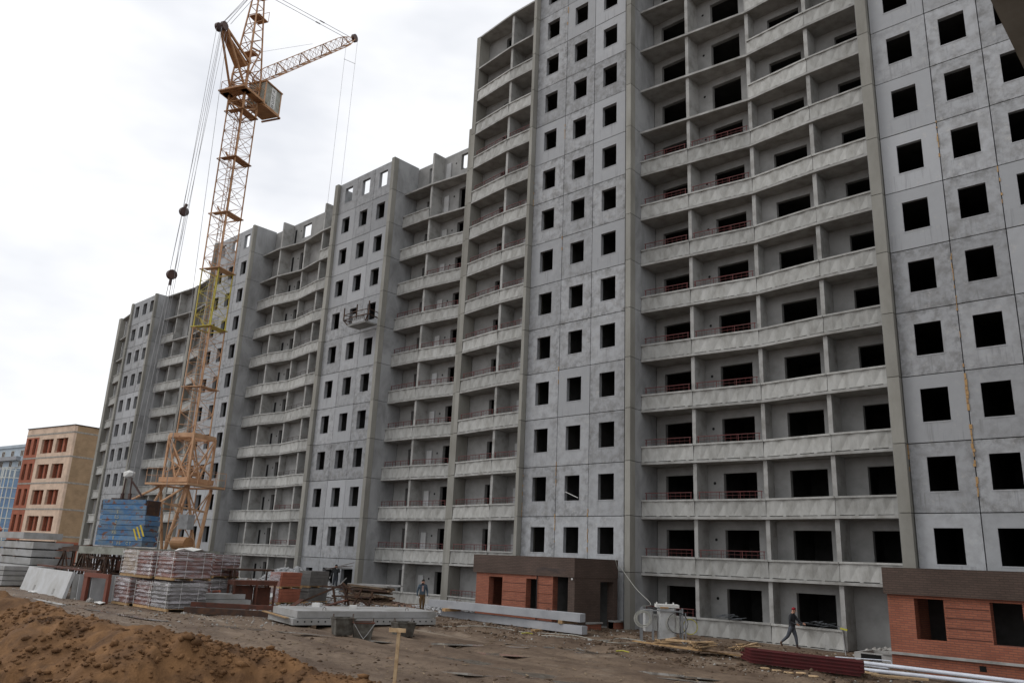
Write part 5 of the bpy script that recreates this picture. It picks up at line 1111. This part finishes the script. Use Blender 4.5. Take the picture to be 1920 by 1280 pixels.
# ------------------------------------------------------------------ dark red steel channels
for i in range(5):
    y = 26.6 + .27 * i; x0 = -13.5 - .22 * i; x1 = -9.8 - .10 * i
    for j in range(2 if i > 2 else 4):
        mb = MB(); L = x1 - x0 + .12 * (j % 2); mb.box(0, L, .09, .11, 0, .10).box(0, L, 0, .09, 0, .014).box(0, L, 0, .09, .086, .10)
        solo('steel_channel', mb, M_REDST, ['bottom', 'second', 'third', 'top'][j] + ' dark red steel channel in the ' + ['front', 'second', 'middle', 'fourth', 'rear'][i] + ' row of the stack before the right annex', 'steel channel', (x0, y, wpos(-12, 27) + .10 + .104 * j), rad(-1.5), group='dark red steel channels')
for i in range(5):
    mb = MB().path([(.14 * math.cos(t), .09 * math.sin(t), 0) for t in np.linspace(0, 6.283, 15)], .05, n=6); x = -12.6 + .42 * i; y = 25.95 - .05 * i
    solo('rope_ring', mb, M_WOODL, ['leftmost', 'second from left', 'middle', 'second from right', 'rightmost'][i] + ' of the pale rings before the dark red steel channels', 'ring', gg(x, y, .05), group='pale rings on the mud')
# ------------------------------------------------------------------ white pipes
def pipe(label, a, b, r_, bent=False):
    a = Vector(a); b = Vector(b); mb = MB().bar((0, 0, 0), tuple(b - a), 2 * r_, n=14); return solo('plastic_pipe', mb, M_PIPE, label, 'pipe', tuple(a), smooth=False)
pipe('thick white plastic pipe reaching from the channels past the right annex', gg(-12.3, 30.4, .16), gg(-5.6, 29.2, .20), .065)
pipe('second white plastic pipe lying lower, partly behind the red channels', gg(-11.2, 29.1, .08), gg(-5.4, 28.55, .12), .062)
pipe('thin white plastic pipe lying behind the thick ones', gg(-13.1, 30.9, .06), gg(-10.2, 31.0 - .7, .12), .04)
solo('bent_pipe', MB().path([(0, 0, 0), (1.6, .1, .05), (1.9, .1, .05), (1.95, .1, -.12), (2.05, .1, -.14)], .04, n=6), M_PIPE, 'thin white pipe with a hooked end by the concrete pit', 'pipe', gg(-12.2, 30.75, .2))
solo('timber_board', MB().box(-.8, .8, -.13, .13, 0, .05), M_WOODL, 'pale yellow board lying under the pipe ends', 'board', gg(-9.0, 27.6, .05), rad(20))
solo('timber_board', MB().box(-.35, .35, -.1, .1, 0, .04), M_WOODL, 'short pale board beside the red channel ends', 'board', gg(-10.2, 28.2, .05), rad(-10))
# pit, rubble and marker stake by the right annex
pit = thing('concrete_pit', 'low concrete pit with a dark opening beside the right annex', 'pit', (-12.2, 33.0, gz(-12.2, 33)), 0)
part('pit_wall', MB().box(0, 1.9, 0, .15, -.2, .28).box(0, 1.9, 1.6, 1.75, -.2, .28).box(-.15, 0, 0, 1.75, -.2, .28).box(1.9, 2.0, 0, 1.75, -.2, .28), M_SLAB, pit); part('pit_lid', MB().box(.9, 1.9, -.05, 1.6, .285, .36), M_SLAB, pit); part('pit_opening', MB().box(.1, .85, -.012, -.002, .02, .24), M_BLACK, pit)
n = 260; P_ = np.stack([rng.uniform(-13.2, -11.0, n), rng.uniform(35.2, 36.8, n), np.zeros(n)], -1); P_[:, 2] = gz(-12, 35) + .35 * np.clip(1 - ((P_[:, 0] + 12) / 1.3) ** 2, 0, 1) * rng.random(n)
lumps('rubble_heap', P_, rng.uniform(.04, .13, n), M_PEB, sharp=True, label='small heap of grey rubble inside the open ground floor bay', kind='stuff')
mk = thing('marker_stake', 'thin marker stake with yellow tape standing by the concrete pit', 'stake', gg(-12.9, 33.6, 0), 0); part('post', MB().bar((0, 0, 0), (-.1, 0, 1.05), .035), M_PRECAST, mk); part('tape', MB().bar((-.15, 0, 1.0), (.12, 0, .95), .06), M_HOSE, mk)
# small piles of offcuts lying on parapets
for i, (x, y, z, L) in enumerate(((-19.3, 36.05, ZB + .86, 1.3), (-15.0, 35.95, ZB + .86, 1.7))):
    r_ = thing('offcut_pile', ['grey pile of steel offcuts on the parapet left of the walking man', 'grey pile of steel offcuts on the parapet beside the walking man'][i], 'scrap pile', (x, y, z)); rr_ = random.Random(i + 9)
    for k in range(26): a = rr_.uniform(-.5, .5); l = rr_.uniform(.2, .45); xx = rr_.uniform(-L / 2, L / 2); zz2 = rr_.uniform(.01, .26) * (1 - abs(xx) / L); part('offcut', MB().bar((xx, rr_.uniform(-.12, .12), zz2), (xx + l * math.cos(a), rr_.uniform(-.12, .12), zz2 + l * .5 * abs(math.sin(a))), .05, .02), mat('dark_grey_scrap', (0.10, 0.11, 0.12), .6), r_)
# ------------------------------------------------------------------ pallets of bricks
def pallet(label, x, y, z, wx, wy, h, m, rot=0.0, courses=5, wrap=True, seed=0, group=None):
    r_ = thing('brick_pallet', label, 'brick pallet', (x, y, z), rot, group); rr_ = random.Random(seed)
    pw = MB()
    for yy in (0.0, wy / 2 - .05, wy - .1): pw.box(0, wx, yy, yy + .1, 0, .09)
    n_ = max(4, int(wx / .25))
    for i in range(n_): pw.box(wx * i / n_ + .01, wx * (i + 1) / n_ - .03, 0, wy, .09, .115)
    part('pallet_base', pw, M_WOOD, r_)
    hc = (h - .12) / courses
    for c in range(courses):
        o = rr_.uniform(-.035, .035); mb = MB(); nn = 1
        for i in range(nn):
            a = .04 + (wx - .08) * i / nn; mb.box(a + .004, a + (wx - .08) / nn - .004, .04 + o, wy - .04 + o, .12 + hc * c + .004, .12 + hc * (c + 1) - .006)
        part('brick_layer', mb, m, r_)
    if wrap:
        wm = MB(); wr_ = random.Random(seed + 100); lv = []
        for c in range(courses + 1):
            for dz_, ins in ((-.02, .035), (.05, -.012 - wr_.uniform(0, .03))):
                zz3 = .12 + hc * c + dz_
                if zz3 < h + .02: lv.append((max(zz3, .05), ins))
        lv.append((h + .02, .02)); nb_ = 6
        for zz3, ins in lv:
            for (ax_, ay_), (bx_, by_) in (((0, 0), (wx, 0)), ((wx, 0), (wx, wy)), ((wx, wy), (0, wy)), ((0, wy), (0, 0))):
                for q_ in range(nb_):
                    t_ = q_ / nb_; X1 = ax_ + (bx_ - ax_) * t_; Y1 = ay_ + (by_ - ay_) * t_; k_ = ins + (wr_.uniform(-.03, .01) if q_ else .03)
                    cx_, cy_ = X1 - wx / 2, Y1 - wy / 2; f_x = 1 - 2 * k_ / wx; f_y = 1 - 2 * k_ / wy; wm.v.append((wx / 2 + cx_ * f_x, wy / 2 + cy_ * f_y, zz3 + (wr_.uniform(-.012, .012) if q_ else 0)))
        P4 = 4 * nb_
        for a_ in range(len(lv) - 1):
            for q_ in range(P4): wm.f.append((a_ * P4 + q_, a_ * P4 + (q_ + 1) % P4, (a_ + 1) * P4 + (q_ + 1) % P4, (a_ + 1) * P4 + q_)); wm.m.append(0)
        wm.f.append(tuple((len(lv) - 1) * P4 + q_ for q_ in range(P4))); wm.m.append(0)
        part('stretch_wrap', wm, M_WRAP, r_)
        sb = MB()
        for i in range(2):
            xx = wx * (i * .9 + .04); sb.box(xx - .012, xx + .012, -.042, -.032, .1, h + .02)
        for t in (.72, .86, .94): sb.box(-.01, wx + .012, -.012, -.002, h * t, h * t + .014); sb.box(wx + .002, wx + .012, -.002, wy, h * t, h * t + .014)
        for yy in (wy * .3, wy * .75): sb.box(wx + .002, wx + .012, yy, yy + .02, .1, h + .02)
        part('strap', sb, M_WHITE, r_)
    return r_
pg = gz(-41, 18.5)
PM = [M_PAL_B, M_PAL_R, M_PAL_R]
rows = [('lower', pg, [(-44.0, M_PAL_R), (-41.85, M_PAL_R), (-39.75, M_PAL_G)]), ('upper', pg + 1.38, [(-44.15, M_PAL_B), (-41.95, M_PAL_R), (-39.85, M_PAL_R)])]
for rn, z, lst in rows:
    for i, (x, m) in enumerate(lst):
        pallet(f'film-wrapped brick pallet, {rn} row, {["left end", "middle", "right end"][i]} of the front wrapped group', x + [.0, .06, .0][i], 17.75 + [.12, -.05, .06][i] * (1 if rn == 'upper' else -1), z, [1.95, 1.8, 1.9][i], 1.9, [1.30, 1.24, 1.28][i], m, courses=6, seed=i + (rn == 'upper') * 5)
pallet('lower film-wrapped pallet behind the right end of the wrapped group', -47.6, 23.8, gz(-47, 24), 1.9, 1.7, 1.25, M_PAL_G, courses=6, seed=21)
pallet('upper film-wrapped red pallet behind the right end of the wrapped group', -47.6, 23.8, gz(-47, 24) + 1.3, 1.9, 1.7, 1.30, M_PAL_R, courses=6, seed=22)
pallet('film-wrapped pallet at the back of the front wrapped group', -44.9, 20.6, pg + .0, 2.0, 1.8, 1.3, M_PAL_R, courses=6, seed=23); pallet('upper film-wrapped pallet at the back of the front wrapped group', -44.9, 20.6, pg + 1.35, 2.0, 1.8, 1.3, M_PAL_R, courses=6, seed=24)
blob('loose_film', (-41.4, 20.2, pg + 2.78), (1.4, .7, .14), M_WHITE, None, 3, label='crumpled white film lying on top of the wrapped pallets', cat='plastic film')
po = gz(-43, 27)
def opallet(label, x, y, z, m, h, seed): pallet(label, x, y, z, 1.05, 1.65, h, m, rad(12), 4, False, seed); 
opallet('lower orange block pallet in the two-high orange stack', -43.3, 26.1, po, M_PAL_O, .85, 31); opallet('upper orange block pallet in the two-high orange stack', -43.32, 26.1, po + .87, M_PAL_O, .90, 32)
solo('torn_film', MB().box(0, .9, -.02, -.012, 0, 1.7), M_WRAP, 'torn clear film on the near face of the orange block stack', 'plastic film', (-43.25, 26.08, po + .1), rad(12))
opallet('lower grey block pallet right of the orange stack', -43.9, 28.4, po, M_PAL_G, .88, 33); opallet('upper grey block pallet right of the orange stack', -43.9, 28.4, po + .9, M_PAL_G, .98, 34)
# ------------------------------------------------------------------ rusty steel formwork frame
ff = thing('rusty_steel_frame', 'rusty steel formwork frame standing left of the orange block stack', 'steel frame', (-38.5, 21.3, gz(-38.5, 22)), rad(80)); mb = MB()
for x in (0, 1.15, 2.1):
    for y in (0, .9): mb.bar((x, y, 0), (x, y, 1.2), .09)
mb.box(-.05, 2.2, -.06, .96, 1.2, 1.42); part('frame', mb, M_RUST, ff); part('plate', MB().box(.08, 1.1, .3, .33, .1, 1.15).box(1.2, 2.1, .5, .53, 0.0, 1.1), M_RUST, ff)
for x in (.7, 1.2): part('handle', MB().path([(x - .12, -.05, 1.4), (x - .1, -.05, 1.52), (x + .1, -.05, 1.52), (x + .12, -.05, 1.4)], .025, n=5), M_RUST, ff)
f2 = thing('rusty_steel_frame', 'tall dark steel rack with a flat top behind the rusty formwork frame', 'steel frame', (-44.6, 24.6, gz(-44.6, 25)), rad(78)); mb = MB()
for x in (0, 2.2):
    for y in (0, .9): mb.bar((x, y, 0), (x, y, 1.75), .08)
mb.box(-.5, 2.3, -.1, 1.0, 1.75, 1.86); mb.bar((0, 0, .9), (2.2, 0, .9), .07); part('frame', mb, M_STEELD, f2)
for i, (x, y, z, L, a) in enumerate(((-39.6, 19.5, .55, 2.4, 84), (-39.5, 19.6, .27, 2.5, 80), (-39.7, 19.4, 0.0, 2.6, 82))): slab_obj(L, 1.2, .24, M_PRECAST, ['top', 'middle', 'bottom'][i] + ' pale slab of the small stack right of the wrapped pallets', (x + 1.0, y, gz(x, y) + z), rad(a), loops=False)
solo('steel_beam', MB().box(0, 5.2, 0, .25, 0, .25), M_STEELD, 'dark steel beam lying on the mud below the wrapped pallets', 'steel beam', (-37.2, 18.2, gz(-37, 18) + .02), rad(36))
solo('steel_beam', MB().box(0, 4.8, 0, .25, 0, .2), M_RUST, 'rusty steel beam lying just behind the dark beam', 'steel beam', (-37.4, 18.6, gz(-37, 18) + .28), rad(37))
solo('orange_pipe', MB().bar((0, 0, 0), (.5, .1, .05), .12, n=10), M_PAL_O, 'short orange pipe on the small pale slab stack', 'pipe', (-38.7, 20.3, gz(-39, 20) + .86))
# bent steel trestle debris near the rubble
tr = thing('steel_trestle', 'bent dark steel trestle frame in front of the rubble heap', 'trestle', (-40.9, 28.6, gz(-40.9, 28.6)), rad(25)); mb = MB()
for p, q in (((-1.6, 0, .15), (1.0, 0, 1.25)), ((.9, 0, 1.3), (2.6, .2, .1)), ((.3, 0, 1.1), (.6, 0, 0)), ((1.3, 0, 1.1), (.9, .5, 0)), ((2.2, 0, 1.05), (1.7, 0, 0)), ((2.9, 0, .9), (2.7, 0, 0)), ((-.6, .3, 1.05), (3.6, .4, .95)), ((.3, 0, .55), (3.0, 0, .6)), ((.9, 0, 1.25), (1.5, 0, 0))): mb.bar(p, q, .10)
part('frame', mb, M_STEELD, tr)
# rubble heap
def heap(name, cx, cy, rx, ry, h, n, r0, r1, label, m=M_PEB, z0=None):
    a = rng.uniform(0, 6.283, n); q = np.sqrt(rng.random(n)); x = cx + rx * q * np.cos(a); y = cy + ry * q * np.sin(a); z = ground_z(x, y) + h * (1 - q ** 2) * (0.25 + 1.1 * fbm(x * .8, y * .8, 3, 5)) 
    lumps(name, np.stack([x, y, z], -1), rng.uniform(r0, r1, n), m, sharp=True, label=label, kind='stuff')
    nn = 60; U, Vv = np.meshgrid(np.linspace(-1.15, 1.15, nn), np.linspace(-1.15, 1.15, nn), indexing='ij'); q = np.hypot(U, Vv); X__ = cx + rx * U; Y__ = cy + ry * Vv
    return X__, Y__, ground_z(X__, Y__) - .25 + (h * (1 - np.minimum(q, 1) ** 2) + .25 * sstep(1.15, .95, q)) * (0.25 + 1.1 * fbm(X__ * .8, Y__ * .8, 3, 5))
M_RUB = mat('pale_grey_rubble', (0.42, 0.43, 0.44), 0.85, col2=(0.20, 0.20, 0.20), scale=6)
for nm, args in {'rubble_heap': (-51.6, 33.1, 6.6, 1.8, 1.75, 4600, .05, .17)}.items():
    g_ = heap(nm, *args, label='long pale grey heap of broken concrete rubble along the middle block', m=M_RUB); link('rubble_core', grid_mesh('rubble_core', *g_, M_RUB), label='packed base of the long pale rubble heap', kind='stuff')
g_ = heap('rubble_heap', -58, 31.5, 5.5, 2.5, .9, 1500, .06, .2, label='pale rubble heap beyond the wrapped pallets', m=M_RUB)
g_ = heap('rubble_heap', -36.5, 34.0, 3.0, 1.0, .45, 700, .04, .12, label='low rubble spill between the plank pile and the left annex', m=M_RUB)
M_SNOW = mat('dirty_pale_sheet', (0.62, 0.63, 0.66), .7, col2=(0.45, 0.45, 0.47), scale=2)
g_ = heap('white_rubble', -68, 26.5, 7.5, 2.2, 2.2, 2600, .08, .3, label='whitish broken rubble seen through the dark steel trusses', m=M_SNOW); link('rubble_core', grid_mesh('rubble_core', *g_, M_SNOW), label='packed base of the whitish rubble behind the trusses', kind='stuff')
g_ = heap('rubble_heap', -41.5, 33.0, 3.5, 1.0, .3, 500, .03, .10, label='brownish rubble and brick litter under the plank pile', m=mat('reddish_litter', (0.25, 0.16, 0.12), .9, col2=(0.14, 0.10, 0.08), scale=5))
# plank pile
rr_ = random.Random(5)
for i in range(20):
    lay = i // 4; x = -44.2 + rr_.uniform(-.5, .6); y = 32.1 + (i % 4) * .32 + rr_.uniform(-.05, .05); L = rr_.uniform(3.4, 4.6)
    solo('weathered_plank', MB().box(0, L, 0, .3, 0, .10), M_PRECAST if lay == 4 and i % 2 else M_WOODW, ['bottom', 'second', 'middle', 'fourth', 'top'][lay] + ' layer board, ' + ['nearest', 'second', 'third', 'farthest'][i % 4] + ' of its layer, in the sagging plank pile', 'plank', (x, y, gz(-42, 32.5) + .12 + .22 * lay + rr_.uniform(0, .04)), (0, rad(rr_.uniform(-1.5, 1.5)), rad(rr_.uniform(-4, 4))), group='boards in the plank pile')
# ------------------------------------------------------------------ leaning panels, trusses, slab stacks at the left
lp = thing('wall_panel_stack_front', 'large pale precast wall panel leaning at the front left, with notched edges', 'concrete panel', (-57.6, 17.4, gz(-57, 17.4)), rad(-4.5))
mb = MB().box(0, 9.6, 0, .16, 0, 1.42); part('panel_body', mb, M_PRECASTL, lp, rot=(rad(-12), 0, 0))
for x in (3.0, 7.2): part('cast_pocket', MB().box(x, x + .35, -.012, -.002, .12, .42), M_PRECAST, lp, rot=(rad(-12), 0, 0))
lp.name = 'leaning_wall_panel'
solo('rusty_flat_bar', MB().box(0, 11.5, 0, .25, 0, .10), M_RUST, 'long rusty steel bar lying along the top of the leaning pale panel', 'steel bar', (-57.2, 18.0, gz(-57, 18) + 1.42), rad(-3.5))
for i in range(4):
    r_ = thing('leaning_wall_panel', 'grey precast panel leaning in the rack behind the pale front panel', 'concrete panel', (-47.9 + .75 * i, 17.0 + .05 * i, gz(-47, 17)), rad(78), 'grey panels in the rack'); part('panel_body', MB().box(0, 2.4, 0, .18, 0, 1.3), M_SIDE if i % 2 else M_PRECAST, r_, rot=(rad(-7), 0, 0))
rk = thing('red_steel_rack', 'red-brown steel rack frame holding the leaning grey panels', 'rack', (-46.6, 17.1, gz(-46, 17)), rad(3)); mb = MB()
for x, w_ in ((0, .45), (2.6, .28)): mb.box(x, x + w_, -.06, .1, -.05, 1.2)
mb.box(0, 2.88, -.08, .08, 1.2, 1.42); part('frame', mb, mat('red_brown_paint', (0.17, 0.055, 0.035), .7), rk)
def truss(label, x, y, L, h, rot, dx=0):
    r_ = thing('steel_truss', label, 'steel truss', (x, y, gz(x, y)), rot, 'dark steel trusses'); mb = MB()
    for yy in (0, 1.2):
        mb.bar((0, yy, h), (L, yy, h), .15); mb.bar((0, yy, .1), (L, yy, .1), .10); n_ = int(L / 1.5)
        for i in range(n_ + 1): mb.bar((L * i / n_, yy, .1), (L * i / n_, yy, h), .09)
        for i in range(n_): a, b = (i, i + 1) if i % 2 else (i + 1, i); mb.bar((L * a / n_, yy, .1), (L * b / n_, yy, h), .08)
        mb.bar((0, yy, h * .55), (L, yy, h * .55), .07)
    for x_ in (0, L / 2, L): mb.bar((x_, 0, h), (x_, 1.2, h), .1)
    part('frame', mb, M_STEELD, r_)
truss('front dark steel truss beyond the leaning pale panel', -64.5, 20.7, 8.0, 2.45, rad(3)); truss('rear taller dark steel truss in the group beyond the leaning panel', -66.5, 23.0, 9.0, 2.7, rad(5)); truss('short dark steel truss at the right of the truss group', -58.0, 21.3, 4.0, 2.1, rad(-6))
solo('timber_beam', MB().bar((0, 0, 0), (3.5, .5, .25), .22), M_STEELD, 'dark tapered beam laid on top of the steel trusses', 'beam', (-62.0, 21.0, gz(-62, 21) + 2.5))
sgx = gz(-62, 17)
for i in range(4): slab_obj(6.2, 3.0, .27, M_PRECAST, ['lowest', 'second', 'third', 'top'][i] + ' slab of the lower left stack with dark timber spacers', (-66.6, 16.9, sgx + .08 + .31 * i), rad(2), loops=False)
for i in range(4): slab_obj(7.4, 2.6, .44, M_PRECAST, ['lowest', 'second', 'third', 'topmost'][i] + ' thick slab of the tall upper left stack', (-69.6 + (0 if i < 3 else -2.4), 18.9, sgx + 1.35 + .53 * i + (.12 if i == 3 else 0)), rad(1.5), loops=False)
for i in range(3):
    for j, x in enumerate((-67.8, -65.2)): solo('timber_spacer', MB().box(-.1, .1, -.03, 2.5, 0, .085), M_STEELD, 'dark timber spacer between slabs of the tall left stack', 'timber', (x, 18.9, sgx + 1.80 + .53 * i), rad(1.5), group='spacers in the tall left stack')
for i in range(4):
    solo('timber_spacer', MB().box(-.25, .25, -.04, 2.9, 0, .042), M_STEELD, 'dark timber spacer under slabs of the lower left stack', 'timber', (-65.2, 17.0, sgx + .035 + .31 * i), rad(2), group='spacers in the lower left stack')
slab_obj(7.0, 2.6, 1.3, M_PRECAST, 'massive grey block supporting the tall upper left slab stack', (-69.8, 19.0, sgx + .02), rad(1.5), loops=False)
# stones
for i, (x, y, s, L_) in enumerate(((-9.4, 8.6, .14, 'rounded brown stone at the bottom edge centre'), (-8.35, 8.55, .11, 'smaller brown stone right of the rounded one at the bottom edge'), (-52.2, 17.2, .22, 'pale stone lying before the leaning pale panel'), (-45.2, 17.0, .2, 'pale stone beside the red rack'), (-21.4, 12.5, .16, 'dark clod standing on the mound crest'))):
    z = gz(x, y); 
    if i == 4: z = float(mound_z(np.array([x]), np.array([y]))[0])
    if i < 2: z = max(z, float(mound_z(np.array([x]), np.array([y]))[0]))
    blob('stone', (0, 0, s * .5), (s, s * .9, s * .7), M_SOIL if i in (0, 1, 4) else M_PEB, None, 10 + i, loc=(x, y, z), label=L_, cat='stone')
# litter: ragged white sheets near the wrapped pallets
for i, (x, y, L_) in enumerate(((-53.8, 17.0, 'crumpled white litter on the road edge before the leaning panel'), (-43.6, 16.9, 'white litter below the lower left wrapped pallet'), (-12.5, 13.8, 'small white litter scrap with a red mark on the mud'))): blob('litter', (0, 0, .06), (.5 if i < 2 else .1, .25 if i < 2 else .07, .07), M_WHITE, None, 40 + i, loc=gg(x, y, 0), label=L_, cat='litter')
# boom of a truck crane and a white car at the far left
bo = thing('crane_boom', 'dark purple telescopic boom with an orange tip at the far left edge', 'crane boom', (-176, 47, gz(-176, 47))); a = Vector((-4.5, -4.5, 12.2)); b = Vector((3.5, -1.5, 6.0))
part('boom', MB().bar(a * 1.6, b, .8), mat('purple_boom_paint', (0.05, 0.035, 0.10), .5), bo); part('boom_tip', MB().bar(b, b + (b - a).normalized() * 2.6, .9), M_PAL_O, bo)
part('boom_base', MB().box(-1.2, 1.2, -1.2, 1.2, 0, 2.2).bar((0, 0, 2.0), b, .6), M_STEELD, bo)
ca_ = thing('parked_car', 'small white car parked beyond the slab stacks at the far left', 'car', (-150, 41.5, gz(-150, 41) + .0), rad(12)); mb = MB()
mb.prism([(-2.1, -.85), (2.1, -.85), (2.1, .85), (-2.1, .85)], .35, .95); mb.quadbox([(-1.5, -.8, .95), (1.2, -.8, .95), (1.2, .8, .95), (-1.5, .8, .95), (-1.1, -.65, 1.45), (.6, -.65, 1.45), (.6, .65, 1.45), (-1.1, .65, 1.45)]); part('body', mb, M_WHITE, ca_)
part('window', MB().quadbox([(-1.35, -.81, .98), (1.05, -.81, .98), (1.05, .81, .98), (-1.35, .81, .98), (-1.05, -.69, 1.40), (.55, -.69, 1.40), (.55, .69, 1.40), (-1.05, .69, 1.40)]), M_GLASS, ca_)
for x in (-1.3, 1.3):
    for y in (-.8, .8): part('wheel', MB().cyl((x, y, .33), .33, (0, 1, 0), .1, 14), M_CABLEK, ca_)

# ------------------------------------------------------------------ loose clutter among the stacks
rr_ = random.Random(77)
CL = [(-46.0, 27.5), (-42.0, 24.0), (-40.0, 26.0), (-37.0, 27.5), (-35.0, 29.0), (-47.5, 30.0), (-38.0, 30.6), (-34.0, 32.6), (-50.5, 26.0), (-44.5, 30.8), (-36.8, 24.8), (-39.2, 28.0)]
for i, (x, y) in enumerate(CL):
    L = rr_.uniform(1.4, 3.4); solo('scrap_board', MB().box(-L / 2, L / 2, -.12, .12, 0, .05), [M_WOODW, M_PRECAST, M_RUST][i % 3], 'loose board or strip lying askew among the stacks before the middle block', 'board', (x, y, gz(x, y) + rr_.uniform(.05, .25)), (rad(rr_.uniform(-6, 6)), rad(rr_.uniform(-7, 7)), rad(rr_.uniform(-70, 70))), group='loose boards among the stacks')
for i, (x, y, a, L_) in enumerate(((-45.5, 22.2, 15, 'tilted pale slab lying on debris between the wrapped pallets and the rusty frame'), (-41.4, 23.9, 70, 'small pale slab fragment left of the rusty frame'), (-49.5, 28.3, 35, 'broken pale slab on the rubble beyond the steel rack'))):
    solo('slab_fragment', MB().prism([(-1.2, -.6), (1.1, -.7), (1.3, .3), (.4, .75), (-1.1, .6)], 0, .16), M_PRECASTL, L_, 'slab fragment', (x, y, gz(x, y) + .3), (rad(7), rad(-9), rad(a)))
n = 2600; px = rng.uniform(-56, -32, n); py = rng.uniform(21, 34, n); Rr = np.clip(rng.lognormal(-3.0, 0.5, n), 0.02, 0.2)
lumps('debris_chunks', np.stack([px, py, ground_z(px, py) + .02], -1), Rr, M_RUB, sharp=True, label='scattered concrete chunks between the stacks and the middle block', kind='stuff')
n = 420; px = rng.uniform(-34, -7, n); py = rng.uniform(14, 34, n); keep = ~((px > -10.6) & (py > 30.6)); px, py = px[keep], py[keep]; mb = MB()
for x, y in zip(px, py):
    a = rr_.uniform(0, 3.1); l = rr_.uniform(.05, .28); z = gz(x, y) + .02; mb.bar((x, y, z), (x + l * math.cos(a), y + l * math.sin(a), z + rr_.uniform(0, .04)), rr_.uniform(.012, .04), .012)
link('wood_splinters', mb.mesh('wood_splinters', mat('dull_splinter_wood', (0.30, 0.23, 0.15), .85, col2=(0.16, 0.12, 0.08), scale=5)), label='pale wood splinters and litter strewn over the mud', kind='stuff')

solo('white_batten', MB().bar((0, 0, 0), (.93, 0, -.36), .03), M_WHITE, 'white batten slanting across a second floor window of the tall block', 'batten', (-28.46, 35.02, 3.95))
